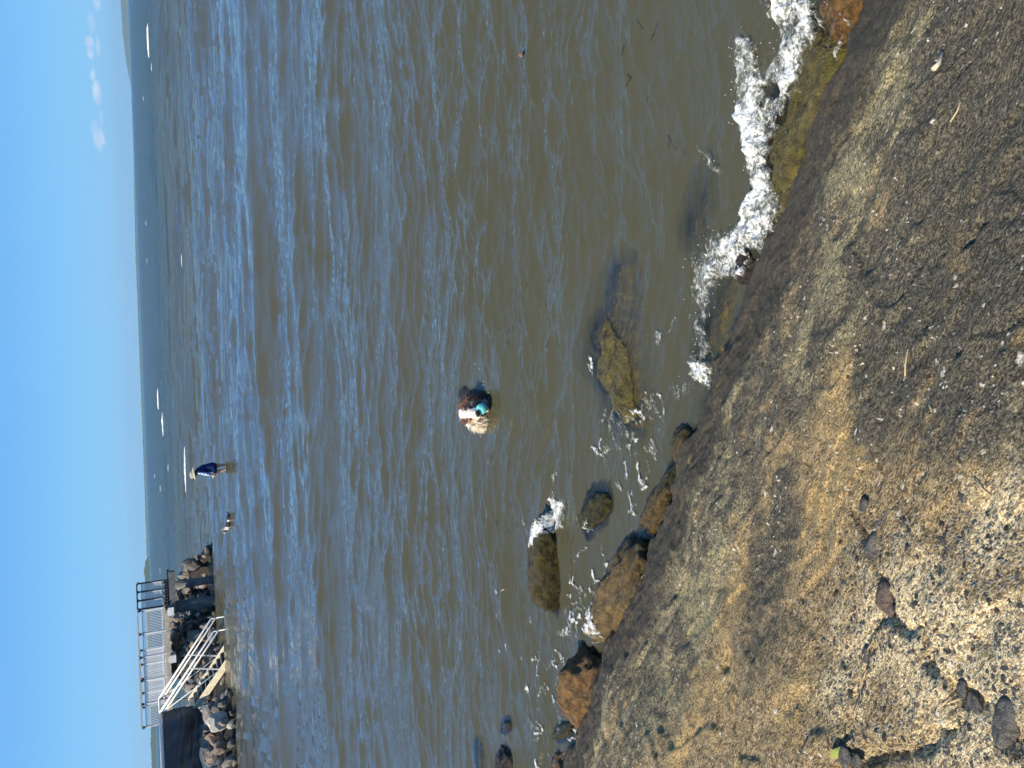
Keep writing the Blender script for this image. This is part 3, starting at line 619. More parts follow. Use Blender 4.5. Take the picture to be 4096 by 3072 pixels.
# whitecaps far out: lumpy rolls of breaking water
mat_cap, k = material('whitecap_foam'); pbsdf(k, k.mix(k.ramp(k.noise(k.coord(), 2.2, 4, 0.7), 0.35, 0.6), (0.62, 0.64, 0.60), (0.88, 0.89, 0.88)), 0.6, k.bump(k.noise(k.coord(), 6, 4, 0.7), 1, 0.15))
CAPS = [(593, 92, 232, .30), (605, 250, 285, .10), (727, 1008, 1078, .14), (588, 1030, 1058, .22), (632, 1552, 1640, .22), (652, 1640, 1750, .24), (741, 1785, 1992, .13), (738, 1540, 1605, .05), (680, 1110, 1280, .03),
        (619, 1893, 1920, .18), (672, 1858, 1894, .10), (641, 1936, 1972, .18), (686, 2250, 2440, .16), (700, 2350, 2420, .14), (640, 2265, 2300, .14), (584, 875, 905, .16), (573, 375, 405, .14)]
V = []; F = []; nb = 0
for cx, ya, yb, hh in CAPS:
    pa = on_z(cx + (ya - (ya + yb) / 2) * 0.0375, ya); pb = on_z(cx + (yb - (ya + yb) / 2) * 0.0375, yb); L_ = np.linalg.norm(pb - pa); m = max(8, min(70, int(L_ / 0.25))); nn_ = 8
    sd = r.uniform(0, 50)
    for i in range(m):
        t = i / (m - 1); c = pa + (pb - pa) * t; env = (max(0.0, math.sin(math.pi * min(1, max(0, t)))) ** 0.5) * (0.35 + 1.1 * mnoise.noise(Vector((sd + t * L_ * 0.7, 0, 0))) ** 2 + 0.55 * abs(mnoise.noise(Vector((sd + t * L_ * 2.1, 3, 0)))) + 0.3)
        c = c + np.array([0, 0.9 * mnoise.noise(Vector((sd, t * L_ * 0.35, 5))) * L_ / 6, 0])
        for j in range(nn_):
            a = math.pi * j / (nn_ - 1); q = 1 + 0.35 * mnoise.noise(Vector((sd + t * L_ * 3, a * 2, 1)))
            V.append((c[0], c[1] - math.cos(a) * hh * 2.2 * env * q, -0.03 + math.sin(a) * hh * env * q * (1.0 if L_ > 3 else 0.55)))
    for i in range(m - 1):
        for j in range(nn_ - 1):
            b = nb + i * nn_ + j; F.append((b, b + nn_, b + nn_ + 1, b + 1))
    nb += m * nn_
o = link('whitecaps', mesh_np('whitecaps', V, F), mat_cap, smooth=True); tag(o, 'white caps of small waves breaking far out on the bay', 'whitecaps', kind='stuff')
# ------------------------------------------------------------------ far land and the air in front of it
def land(name, mat, prof, Y, thick, seed, rough, label, step=None, base=-4.0):
    """a ridge with real depth: prof = [(photo y, photo x of skyline)]"""
    prof = sorted(prof); ys = np.linspace(prof[0][0], prof[-1][0], step or 160); xs = np.interp(ys, [p[0] for p in prof], [p[1] for p in prof])
    tops = np.array([at(a, b, Y)[:] for a, b in zip(xs, ys)]); n = len(ys); V = []; m = 9
    for i in range(n):
        for j in range(m):
            t = j / (m - 1); s = math.sin(math.pi * t) ** 0.8
            hgt = base + (tops[i, 2] - base) * s * (1 + rough * mnoise.noise(Vector((seed + i * 0.37, t * 5, 0))) * (1 if 0 < j < m - 1 else 0) + rough * 0.6 * mnoise.noise(Vector((seed + i * 1.3, t * 9, 4))))
            V.append((tops[i, 0] * (1 + (t - .5) * thick / Y), Y + (t - .5) * thick, hgt))
    o = link(name, mesh_np(name, V, grid_faces(n, m)), mat, smooth=False); tag(o, label, 'hills', kind='structure'); return o
mat_hill, k = material('forested_hill'); pbsdf(k, k.mix(k.noise(k.coord(), 0.004, 5, 0.6), (0.035, 0.06, 0.03), (0.07, 0.10, 0.05)), 0.95)
mat_wood, k = material('coastal_woodland'); pbsdf(k, k.mix(k.noise(k.coord(), 0.08, 5, 0.7), (0.018, 0.035, 0.018), (0.055, 0.085, 0.038)), 0.95)
land('mountains', mat_hill, [(-900, 452), (-500, 462), (-250, 470), (-100, 477), (0, 482), (40, 485), (100, 489), (130, 489), (180, 496), (240, 503), (300, 514), (335, 523)], 24000, 3000, 5, 0.04, 'pale blue mountains fading into the horizon haze', 120)
land('far_shore', mat_hill, [(600, 534), (800, 537), (1000, 542), (1200, 550), (1400, 557), (1700, 569), (1900, 576), (2100, 583), (2300, 590)], 11000, 1200, 9, 0.25, 'thin blue line of low shore along the horizon', 260)
land('headland', mat_wood, [(2225, 594), (2245, 581), (2290, 577), (2330, 580), (2450, 585), (2600, 592), (2750, 599), (2900, 605), (2960, 603), (3072, 608), (3300, 614), (3600, 620)], 5200, 900, 15, 0.16, 'low dark wooded headland behind the jetty', 420)

# ------------------------------------------------------------------ breakwater of quarried rock
def armour_mat(name, a, b):
    m, k = material(name); co = k.coord('Object'); wz = k.n('ShaderNodeSeparateXYZ', {0: k.n('ShaderNodeNewGeometry').outputs['Position']}).outputs[2]
    n = k.noise(co, 3, 5, 0.65); n2 = k.noise(co, 18, 3, 0.7)
    c = k.mix(k.ramp(n, 0.3, 0.7), a, b); c = k.mix(k.math('MULTIPLY', k.ramp(n2, 0.55, 0.75), .4), c, tuple(min(1, v * 1.7) for v in b))
    wet = k.ramp(k.math('ADD', wz, k.math('MULTIPLY', n, 0.3)), 0.42, 0.16)
    c = k.mix(wet, c, k.mix(n2, (0.018, 0.016, 0.012), (0.07, 0.05, 0.03)))
    pbsdf(k, c, k.math('SUBTRACT', 0.85, k.math('MULTIPLY', wet, 0.45)), k.bump(n2, 1.0, 0.05), 0.4); return m
am = [armour_mat('grey_basalt', (0.17, 0.155, 0.14), (0.34, 0.31, 0.28)), armour_mat('brown_basalt', (0.18, 0.145, 0.115), (0.35, 0.28, 0.225)), armour_mat('dark_basalt', (0.075, 0.07, 0.066), (0.19, 0.175, 0.16)),
      armour_mat('tan_rock', (0.24, 0.17, 0.115), (0.40, 0.30, 0.21)), armour_mat('pale_rock', (0.42, 0.38, 0.32), (0.68, 0.63, 0.55))]
toe = on_z(*np.array([(842, 2180), (822, 2235), (830, 2330), (850, 2420), (872, 2500), (893, 2600), (912, 2690), (935, 2790), (948, 2900), (962, 3000), (975, 3090), (1000, 3400)], float).T)[:, :2]
seg = np.linalg.norm(np.diff(toe, axis=0), axis=1); cum = np.concatenate([[0], np.cumsum(seg)])
def toe_pt(s):
    return np.array([np.interp(s, cum, toe[:, 0]), np.interp(s, cum, toe[:, 1])])
INL = np.array([-0.62, 0.78])                       # inland, away from the toe
def crest(s): return np.interp(s, [0, 1.2, 3.5, 8, 11, 13, 15.5, 20, 30], [0.40, 0.8, 1.3, 1.65, 1.5, 1.25, 0.8, 0.7, 0.7])
def mound(s, wd): return min(crest(s), -0.25 + wd * 0.66)
nS, nW = 60, 14; V = []
for i in range(nS):
    s = cum[-1] * i / (nS - 1); b = toe_pt(s)
    for j in range(nW):
        wd = -0.8 + j * (6.0 if s > 3 else 2.0 + s * 1.3) / (nW - 1); p = b + INL * wd
        V.append((p[0], p[1], mound(s, wd) - 0.35 if j < nW - 1 else -1.5))
mat_core, k = material('rubble_core'); pbsdf(k, k.mix(k.noise(k.coord(), 4, 5, 0.7), (0.012, 0.011, 0.010), (0.05, 0.045, 0.04)), 0.9, k.bump(k.noise(k.coord(), 5, 5, 0.7), 1, 0.3))
breakwater = link('breakwater', mesh_np('breakwater', V, grid_faces(nS, nW)), mat_core); tag(breakwater, 'heaped rock breakwater running under the jetty and stairs into the sea', 'breakwater')
variants = []
for i in range(10):
    for mi in range(5):
        if mi >= 3 and i > 3: continue
        me = rock_mesh('armour_rock', 300 + i, 2, 18, 0.2, 0.58); me.materials.append(am[mi]); me.shade_flat()
        variants.append((mi, me))
bym = {m_: [v for q, v in variants if q == m_] for m_ in range(5)}
rk = random.Random(12); placed = []
for _ in range(14000):
    s = rk.uniform(0, cum[-1] * 0.93); wd = rk.uniform(-0.15, 4.6 if s > 3 else 0.9 + s * 1.1); R_ = rk.choice([.24, .3, .36, .42, .5, .58, .68]) * (0.75 if s < 5 else 0.78)
    p = toe_pt(s) + INL * wd; z = mound(s, wd) + rk.uniform(-0.06, 0.12)
    qx, qy = project(np.array([[p[0], p[1], z]])); qx = qx[0]; qy = qy[0]
    ln_ = 760 + (2850 - qy) * 0.735
    if 2560 < qy < 2870 and ln_ - 165 < qx < ln_ + 75 and p[1] < 35.3: R_ = min(R_, .3); z -= .42
    if any((p[0] - q[0]) ** 2 + (p[1] - q[1]) ** 2 + (z - q[2]) ** 2 < ((R_ + q[3]) * 0.68) ** 2 for q in placed): continue
    placed.append((p[0], p[1], z, R_))
    if len(placed) >= 290: break
for x_, y_, z_, R_ in placed:
    mi = rk.choices(range(5), [36, 30, 20, 9, 4])[0]; me = rk.choice(bym[mi]); o = link('boulder', me, None, breakwater)
    o.location = (x_, y_, z_); o.rotation_euler = (rk.uniform(0, 6.3), rk.uniform(0, 6.3), rk.uniform(0, 6.3)); o.scale = (R_ * rk.uniform(1, 1.35), R_ * rk.uniform(.85, 1.15), R_ * rk.uniform(.75, 1.0))

# ------------------------------------------------------------------ jetty
def plain(name, c, c2, rough, sc=3.0, bump=0.003, spec=0.4, metal=0.0):
    m, k = material(name); n = k.noise(k.coord(), sc, 5, 0.65)
    b = pbsdf(k, k.mix(k.ramp(n, 0.35, 0.7), c, c2), rough, k.bump(k.noise(k.coord(), sc * 8, 3, 0.6), 1.0, bump), spec); b.inputs['Metallic'].default_value = metal; return m
m_timber = plain('weathered_timber', (0.34, 0.30, 0.25), (0.55, 0.49, 0.41), 0.85, 5)
m_dkwood = plain('dark_shaded_timber', (0.035, 0.037, 0.042), (0.075, 0.075, 0.08), 0.85, 5)  # end beam and rail shade put into the colour; posts are dark anyway
m_galv = plain('galvanised_steel', (0.66, 0.67, 0.68), (0.80, 0.81, 0.82), 0.45, 8, 0.001)
m_blackm = plain('black_bracket_steel', (0.02, 0.02, 0.022), (0.05, 0.05, 0.05), 0.5)
m_white = plain('white_painted_steel', (0.74, 0.73, 0.69), (0.86, 0.85, 0.82), 0.45, 9, 0.001)
m_cream = plain('cream_painted_steel', (0.60, 0.53, 0.38), (0.76, 0.70, 0.56), 0.6, 4, 0.003)
m_conc = plain('pile_concrete', (0.10, 0.105, 0.11), (0.19, 0.19, 0.19), 0.9, 3)
m_block = plain('white_concrete_cap', (0.70, 0.69, 0.66), (0.84, 0.83, 0.80), 0.8, 3)
YJ, YE = 37.0, 37.35
zr = at(548, 2440, YJ).z; zd = at(657, 2440, YJ).z; zf_ = at(673, 2440, YJ).z
xJ = lambda py, Y=YJ: at(600, py, Y).x
x0, xc = xJ(2905), xJ(2438); xe = at(600, 2328, YE).x
jetty = empty('jetty', (xc, YJ, 0.0)); tag(jetty, 'grey timber jetty platform with slatted balustrades on concrete piles over the rocks', 'jetty')
def jp(name, mb, mat, parent=None, smooth=False):
    o = mb.build(name, mat, None, smooth); o.data.transform(Matrix.Translation(-jetty.location)); o.parent = parent or jetty
    return o
J0 = Vector((x0 - 6.0, YJ, 0)); JC = Vector((xc, YJ, 0)); JE = Vector((xe, YE, 0)); side = Vector((0, 1, 0))
xend = x0 + 0.35
# deck planks run across the walkway, each one its own board
npl = int((xc - x0) / 0.145)
pl = None
for i in range(npl):
    xx = x0 - 0.2 + 0.145 * (i + 0.5)
    if pl is None:
        mb = MB().box((0, 0, 0), (0.135, 2.7, 0.045)); pl = mb.build('plank', m_timber, jetty); me = pl.data
    else: pl = link('plank', me, None, jetty)
    pl.location = (xx - xc, 1.33, zd - 0.02)
for i in range(14):
    t = (i + 0.5) / 14; p = JC.lerp(JE, t); q = p + Vector((-2.9, 0.6, 0)); mb = MB().bar((p.x, p.y, zd - 0.02), (q.x, q.y, zd - 0.02), 0.27, 0.045); jp('plank', mb, m_timber)
jp('fascia_beam', MB().bar((x0 - 0.2, YJ, (zd + zf_) / 2 - 0.04), (xc, YJ, (zd + zf_) / 2 - 0.04), 0.09, zd - zf_ - 0.01), m_timber)
jp('fascia_beam', MB().bar((JC.x + .05, JC.y + .05, zf_ - 0.05), (JE.x + .45, JE.y + .1, zf_ - 0.05), 0.12, 0.10), m_dkwood)
for i in range(9):
    p = JC.lerp(JE, (i + .3) / 9); jp('joist', MB().bar((p.x + .12, p.y - .05, (zd + zf_) / 2 + 0.01), (p.x - 2.2, p.y + .3, (zd + zf_) / 2 + 0.01), 0.10, 0.17), m_dkwood)
jp('headstock', MB().bar((JC.x - 0.25, YJ + 0.15, zf_ - 0.20), (JE.x + 0.4, YE - 0.2, zf_ - 0.20), 0.35, 0.26), m_conc)
b0 = at(684, 2446, YJ - 0.12); jp('headstock_cap', MB().box((b0.x, YJ + 0.1, b0.z), (0.36, 0.5, 0.24)), m_block)
b1 = at(692, 2636, YJ - 0.12); jp('headstock_cap', MB().box((b1.x, YJ + 0.1, b1.z), (0.34, 0.5, 0.26)), m_block)
for py, Y, rr in ((2340, YE + .9, .19), (2428, YJ + .9, .28), (2640, YJ + .8, .24)):
    p = at(700, py, Y); jp('pile', MB().tube([(p.x, Y, -1.2), (p.x, Y, zf_ - 0.05)], rr, 14), m_conc, smooth=True)
# balustrades
def balustrade(A, B, bays, per, frame_mat, bal_mat, post_mat, dark_post):
    A = Vector(A); B = Vector(B); t = (B - A).normalized()
    jp('hand_rail', MB().bar((*A.xy, zr - 0.02), (*B.xy, zr - 0.02), 0.22, 0.05), m_timber if not dark_post else m_dkwood)
    for bnum in range(bays):
        a = A.lerp(B, bnum / bays); b = A.lerp(B, (bnum + 1) / bays); g = t * 0.05
        fr_ = MB()
        fr_.bar((*(a + g).xy, zr - 0.20), (*(b - g).xy, zr - 0.20), 0.035, 0.035); fr_.bar((*(a + g).xy, zd + 0.09), (*(b - g).xy, zd + 0.09), 0.035, 0.035)
        fr_.bar((*(a + g).xy, zd + 0.05), (*(a + g).xy, zr - 0.18), 0.035, 0.035); fr_.bar((*(b - g).xy, zd + 0.05), (*(b - g).xy, zr - 0.18), 0.035, 0.035)
        fob = jp('rail_frame', fr_, frame_mat)
        bal = None
        for i in range(per):
            p = (a + g).lerp(b - g, (i + 0.7) / (per + 0.4))
            if bal is None:
                bal = MB().tube([(0, 0, zd + 0.10), (0, 0, zr - 0.21)], 0.0135 if not dark_post else 0.0125, 6).build('baluster', bal_mat, fob); bme = bal.data
            else: bal = link('baluster', bme, None, fob)
            bal.location = (p.x - jetty.location.x, p.y - jetty.location.y, 0)
        for q in ((a,) if bnum < bays - 1 else (a, b)):
            pm = MB().bar((*q.xy, zd - 0.12), (*q.xy, zr - 0.14), 0.07, 0.05); pob = jp('post', pm, post_mat)
            jp('bracket', MB().bar((*q.xy, zr - 0.15), (*q.xy, zr - 0.05), 0.13, 0.06).bar((q.x - .09, q.y, zr - .055), (q.x + .09, q.y, zr - .055), .05, .02), m_blackm, pob)
balustrade((x0, YJ, 0), (xc, YJ, 0), 5, 13, m_galv, m_galv, m_galv, False)
balustrade((xc + .06, YJ + .06, 0), (xe, YE, 0), 3, 9, m_white, m_white, m_dkwood, True)
balustrade((x0 - .1, YJ + 2.65, 0), (xc - 2.6, YJ + 2.65, 0), 4, 13, m_galv, m_galv, m_galv, False)

# ------------------------------------------------------------------ stairs down to the water
A0 = at(772, 2850, 33.6); A1 = at(893, 2674, 31.9); SD = (A1 - A0)
R0 = at(640, 2850, 33.6); F0 = at(627, 2795, 34.55); W_ = F0 - R0; W_.z = 0
UPV = Vector((0, 0, R0.z - A0.z))
stairs = empty('stairs', (A0.x, A0.y, 0)); tag(stairs, 'cream steel stairs with white double handrails dropping from the landing into the water', 'stairs')
def sp_(name, mb, mat, smooth=False):
    o = mb.build(name, mat, None, smooth); o.data.transform(Matrix.Translation(-stairs.location)); o.parent = stairs; return o
for off in (Vector((0, 0, 0)), W_):
    sp_('stringer', MB().bar(A0 + off - SD * 0.02, A0 + off + SD * 1.55, 0.06, 0.27), m_cream)
    for dz in (0.0, 0.17):
        top = R0 + off - Vector((0, 0, dz)); hr = MB().tube([top - SD * 0.0, top + SD * 1.76], 0.042 if dz == 0 else 0.034, 8); sp_('hand_rail', hr, m_white, True)
    e0 = R0 + off + SD * 1.76; sp_('rail_end', MB().tube([e0, e0 - Vector((0, 0, 0.17))], 0.028, 8).tube([e0 - Vector((0, 0, .17)), Vector((e0.x, e0.y, -0.8))], 0.026, 8), m_white, True)
    for t in (0.0, 0.98): sp_('post', MB().bar(A0 + off + SD * t - Vector((0, 0, .02)), R0 + off + SD * t - Vector((0, 0, 0.03)), 0.05, 0.05), m_white)
    sp_('brace', MB().tube([R0 + off - Vector((0, 0, .16)) + SD * 0.02, A0 + off + SD * 0.97 + Vector((0, 0, 0.12))], 0.018, 6), m_galv, True)
nst = 11
run = Vector((SD.x, SD.y, 0)).normalized()
tme = None
for i in range(nst):
    c = A0 + SD * (0.10 + 1.42 * i / nst) + W_ * 0.5
    sp_('tread', MB().bar(c - W_ * 0.485 + Vector((0, 0, .02)), c + W_ * 0.485 + Vector((0, 0, .02)), 0.25, 0.045), m_conc)
sp_('landing_frame', MB().bar(A0 - Vector((0, 0, .02)), A0 + W_, 0.07, 0.22).bar(A0 + W_, A0 + W_ - Vector((1.2, -.2, 0)), 0.07, 0.16), m_cream)
sp_('landing_rail', MB().tube([R0 + W_, R0 + W_ - Vector((0.03, 0, 0.0)), R0], 0.045, 8).tube([R0 + W_ - Vector((0, 0, .22)), R0 - Vector((0, 0, .22))], 0.03, 8), m_white, True)
sp_('landing_post', MB().bar(R0 + W_, A0 + W_, 0.05, 0.05).bar(A0 - Vector((0, 0, 1.5)), A0, .07, .07), m_white)

# ------------------------------------------------------------------ fence with black shade cloth
FA = R0 + Vector((-0.04, -0.06, 0.0)); FB = at(645, 3330, 29.3); FB.z = FA.z
fence = empty('fence', (FA.x, FA.y, 0)); tag(fence, 'white pipe fence hung with sagging black shade cloth', 'fence')
def fp(name, ob): ob.data.transform(Matrix.Translation(-fence.location)); ob.parent = fence; return ob
fp('top_rail', MB().tube([FA, FA.lerp(FB, .5), FB], 0.058, 10).build('top_rail', m_white, None, True))
fp('bottom_rail', MB().tube([FA - Vector((0, 0, 1.22)), FB - Vector((0, 0, 1.22))], 0.03, 8).build('bottom_rail', m_white, None, True))
for t in (0.005, .33, .66, .99):
    q = FA.lerp(FB, t); fp('post', MB().tube([(q.x, q.y + .05, q.z - 2.2), (q.x, q.y + .05, q.z - .03)], 0.035, 8).build('post', m_white, None, True))
for t in (.03, .105, .215, .33, .45, .57, .69, .8, .92):
    q = FA.lerp(FB, t); fp('cable_tie', MB().tube([(q.x, q.y - .065, q.z + .06), (q.x, q.y - .065, q.z - .12)], 0.008, 5).build('cable_tie', m_blackm))
mat_cloth, k = material('black_shade_cloth'); cn = k.noise(k.coord(), 160, 2, 0.6)
pbsdf(k, k.mix(cn, (0.012, 0.013, 0.016), (0.032, 0.034, 0.040)), 0.55, k.bump(k.noise(k.coord(), 6, 4, 0.6), 1.0, 0.02), 0.5, Sheen_Weight=0.35)
nu, nv = 130, 60; V = []
nrmF = Vector((FB.y - FA.y, -(FB.x - FA.x), 0)).normalized()
if nrmF.y > 0: nrmF = -nrmF
for j in range(nv):
    for i in range(nu):
        u_ = i / (nu - 1); v_ = j / (nv - 1); q = FA.lerp(FB, u_)
        drop = 1.30 + 0.30 * math.exp(-((u_ - .17) / .09) ** 2) + 0.05 * math.sin(u_ * 23)
        fold = 0.07 * mnoise.noise(Vector((u_ * 9, v_ * 2.2 + u_ * 3, 1.3))) + 0.035 * mnoise.noise(Vector((u_ * 5 + v_ * 6, v_ * 10, 7.7))) + 0.05 * math.sin(v_ * 7 - u_ * 9) * v_ * (1 - v_)
        bel = 0.22 * math.sin(math.pi * v_) ** 1.3 * (0.6 + 0.6 * mnoise.noise(Vector((u_ * 4, 2, 3))))
        p = q + nrmF * (0.07 + (fold * 1.5 + bel) * min(1, v_ * 3)) - Vector((0, 0, 0.075 + drop * v_)); V.append(p[:])
cl = mesh_np('shade_cloth', V, grid_faces(nv, nu)); fp('shade_cloth', link('shade_cloth', cl, mat_cloth, None, True))
c0 = A0 + Vector((-.1, -.1, -.02)); c1 = at(800, 2990, 31.9); c2 = at(810, 2920, 32.4); c3 = at(778, 2868, 33.2)
fl = MB().add([c0, c3 + nrmF * .05, c2 + nrmF * .1, c1, c1 - Vector((0, 0, .03)), c2 + Vector((0, 0, -.03))], [(0, 1, 2, 3), (3, 2, 5, 4)])
fp('loose_flap', fl.build('loose_flap', mat_cloth))

# ------------------------------------------------------------------ sea air
mat_haze, k = material('sea_haze'); pv = k.n('ShaderNodeVolumePrincipled', {'Color': (0.55, 0.80, 1.0, 1), 'Density': HAZE_D if 'HAZE_D' in globals() else 0.000024, 'Anisotropy': 0.2})
k.L.new(pv.outputs[0], k.out.inputs['Volume'])
hz = MB().box((0, 20000, 296), (84000, 46000, 602)).build('haze', mat_haze); tag(hz, 'thin blue sea haze over the bay', 'haze', kind='stuff')
# ------------------------------------------------------------------ people and animals: continuous bodies grown from tapered limbs
def capsule(p0, r0, p1, r1, n=14, m=5):
    p0 = Vector(p0); p1 = Vector(p1); t = (p1 - p0); L = t.length; t = t.normalized() if L > 1e-6 else Vector((0, 0, 1))
    a = t.orthogonal().normalized(); b = t.cross(a); rings = []
    for i in range(m): th = -math.pi / 2 + (math.pi / 2) * i / m; rings.append((p0 + t * (r0 * math.sin(th)), r0 * math.cos(th)))
    rings.append((p0, r0)); rings.append((p1, r1))
    for i in range(1, m + 1): th = (math.pi / 2) * i / m; rings.append((p1 + t * (r1 * math.sin(th)), r1 * math.cos(th)))
    v = []; f = []
    for c, rr in rings:
        rr = max(rr, 1e-4); v += [c + a * (rr * math.cos(2 * math.pi * j / n)) + b * (rr * math.sin(2 * math.pi * j / n)) for j in range(n)]
    for i in range(len(rings) - 1): f += [(i * n + j, i * n + (j + 1) % n, (i + 1) * n + (j + 1) % n, (i + 1) * n + j) for j in range(n)]
    f += [tuple(range(n - 1, -1, -1)), tuple((len(rings) - 1) * n + j for j in range(n))]
    return v, f
def organic(name, caps, voxel, smooth, mat, parent, colfn=None):
    mb = MB()
    for c in caps: mb.add(*capsule(*c))
    me = bpy.data.meshes.new('tmp'); me.from_pydata(mb.v, [], mb.f); me.update(); o = bpy.data.objects.new('tmp', me); COL.objects.link(o)
    md = o.modifiers.new('r', 'REMESH'); md.mode = 'VOXEL'; md.voxel_size = voxel
    ms = o.modifiers.new('s', 'SMOOTH'); ms.factor = 0.5; ms.iterations = smooth
    dg = bpy.context.evaluated_depsgraph_get(); out = bpy.data.meshes.new_from_object(o.evaluated_get(dg)); bpy.data.objects.remove(o)
    out.name = name; out.materials.clear(); ob = link(name, out, mat, parent, True)
    if colfn is not None:
        a = np.empty(len(out.vertices) * 3, np.float32); out.vertices.foreach_get('co', a); a = a.reshape(-1, 3); cattr(out, 'coat', np.array([colfn(*p) for p in a]))
    return ob
def ball_part(name, c, rad, mat, parent, n=3):
    bm = bmesh.new(); bmesh.ops.create_icosphere(bm, subdivisions=n, radius=1.0); me = bpy.data.meshes.new(name); bm.to_mesh(me); bm.free()
    me.transform(Matrix.Translation(Vector(c)) @ Matrix.Diagonal((*rad, 1))); return link(name, me, mat, parent, True)
def lerp3(a, b, t): t = max(0, min(1, t)); return tuple(x + (y - x) * t for x, y in zip(a, b))
mat_coat, k = material('wet_dog_coat'); cc = k.attr('coat', 'Color'); nf = k.noise(k.map(k.coord(), (1, 1, 0.35)), 90, 3, 0.7)
pbsdf(k, k.mix(0.55, cc, k.mix(1.0, cc, k.mix(nf, (0.35, 0.33, 0.3), (1.5, 1.5, 1.5)), 'MULTIPLY')), 0.5, k.bump(nf, 1.0, 0.012), 0.4)
mat_eye = plain('wet_dark_eye', (0.012, 0.009, 0.007), (0.02, 0.015, 0.01), 0.08, 20, 0.0)
mat_nose = plain('black_nose', (0.012, 0.012, 0.013), (0.03, 0.03, 0.032), 0.3, 60, 0.001)
mat_gum = plain('pink_gum', (0.55, 0.22, 0.20), (0.68, 0.32, 0.28), 0.3, 40, 0.001)
WHITE = (0.80, 0.74, 0.64); CREAM = (0.72, 0.60, 0.43); BROWN = (0.12, 0.06, 0.042); BLACK = (0.016, 0.014, 0.016); TAN = (0.42, 0.24, 0.13); GREY = (0.20, 0.18, 0.17)
def fur(name, body, n, length, mat, parent, keep, seed=1):
    """short wet tufts standing off the coat"""
    r = np.random.default_rng(seed); me = body.data; nv_ = len(me.vertices)
    co_ = np.empty(nv_ * 3, np.float32); me.vertices.foreach_get('co', co_); co_ = co_.reshape(-1, 3); no_ = np.empty(nv_ * 3, np.float32); me.vertices.foreach_get('normal', no_); no_ = no_.reshape(-1, 3)
    cl_ = np.empty(nv_ * 4, np.float32); me.attributes['coat'].data.foreach_get('color', cl_); cl_ = cl_.reshape(-1, 4)[:, :3]
    ok = np.where([keep(*p) for p in co_])[0]; pk = r.choice(ok, n); V = []; F = []; C = []
    for q, i in enumerate(pk):
        p = co_[i]; nn_ = no_[i] * 0.55 + np.array([0, 0.25, -0.75]) + r.normal(0, .25, 3); nn_ /= np.linalg.norm(nn_)
        s = np.cross(nn_, no_[i] + 1e-3); s /= np.linalg.norm(s) + 1e-9; L = length * r.uniform(.5, 1.3); w_ = L * 0.10
        V += [p - s * w_ - no_[i] * .002, p + s * w_ - no_[i] * .002, p + nn_ * L + no_[i] * L * .25]; F.append((3 * q, 3 * q + 1, 3 * q + 2)); C += [cl_[i] * r.uniform(.75, 1.2)] * 3
    m2 = mesh_np(name, V, F); cattr(m2, 'coat', np.array(C)); return link(name, m2, mat, parent)

# --- the dog with the ball, head out of the water, looking at the camera
dloc = on_z(1943, 1650, 0.0); dog = empty('dog', tuple(dloc)); dog.scale = (1.26, 1.2, 1.22); dog.location.z = 0.012; tag(dog, 'wet brown, black and white long-haired dog swimming towards us with a turquoise ball', 'dog')
def dogcol(x, y, z):
    n = mnoise.noise(Vector((x * 30, y * 30, z * 30))); x2 = x + 0.008 * n
    if y > 0.05 or x > 0.085 + 0.02 * n:                        # neck and back
        if x < -0.035 and z < 0.11: return lerp3(CREAM, WHITE, n + .5)
        return lerp3(BLACK, BROWN, (z - 0.05) * 9 + n * .6) if x > 0.0 else lerp3(BROWN, CREAM, 0.2 + n)
    if z > 0.150 + 0.01 * n and y > -0.06 and not (-0.032 < x2 < 0.024): return BROWN
    if -0.034 < x2 < 0.034: return WHITE if z > 0.03 else lerp3(WHITE, GREY, .4)
    if x2 >= 0.034: return lerp3(BROWN, GREY, .45 + n * 1.2) if z > 0.04 else lerp3(GREY, WHITE, .25)
    if (x + .043) ** 2 + (z - .138) ** 2 < .026 ** 2: return TAN
    return lerp3(CREAM, WHITE, .3 + n)
caps = [((.004, .005, .110), .068, (.006, .045, .112), .072), ((.002, -.03, .112), .050, (.0, -.105, .108), .030), ((-.018, -.055, .098), .034, (-.014, -.10, .096), .026), ((.022, -.055, .098), .034, (.016, -.10, .096), .026),
        ((.018, -.01, .055), .045, (.024, -.085, .022), .022), ((-.035, -.012, .088), .040, (-.045, .03, .07), .05), ((.048, -.012, .088), .040, (.055, .03, .07), .05),
        ((.03, .05, .065), .08, (.06, .12, .01), .08), ((.06, .12, .01), .08, (.10, .30, -.09), .09), ((.12, .34, -.07), .10, (.17, .7, -.14), .10), ((.080, .02, .085), .050, (.088, .03, .0), .055), ((-.055, .045, .03), .075, (-.05, .09, -.05), .08), ((.06, .04, .0), .085, (.06, .08, -.06), .09),
        ((-.056, .015, .160), .020, (-.078, -.012, .128), .017), ((-.078, -.012, .128), .017, (-.076, -.024, .112), .009), ((.066, .03, .170), .024, (.092, .005, .135), .020), ((.092, .005, .135), .020, (.098, -.008, .098), .011),
        ((.10, .12, -.06), .05, (.08, .0, -.16), .03), ((-.02, .12, -.06), .05, (-.02, .0, -.16), .03)]
body = organic('body', caps, 0.0055, 3, mat_coat, dog, dogcol)
fur('fur', body, 3600, 0.028, mat_coat, dog, lambda x, y, z: z > -0.02 and not (y < -0.03 and abs(x) < 0.05), 2)
for ex in (-.036, .043): e = ball_part('eye', (ex, -.060, .136), (.0105, .008, .0105), mat_eye, dog, 2)
ball_part('nose', (.0, -.134, .114), (.023, .013, .018), mat_nose, dog, 3)
ball_part('lip', (-.022, -.085, .062), (.016, .020, .009), mat_gum, dog, 2)
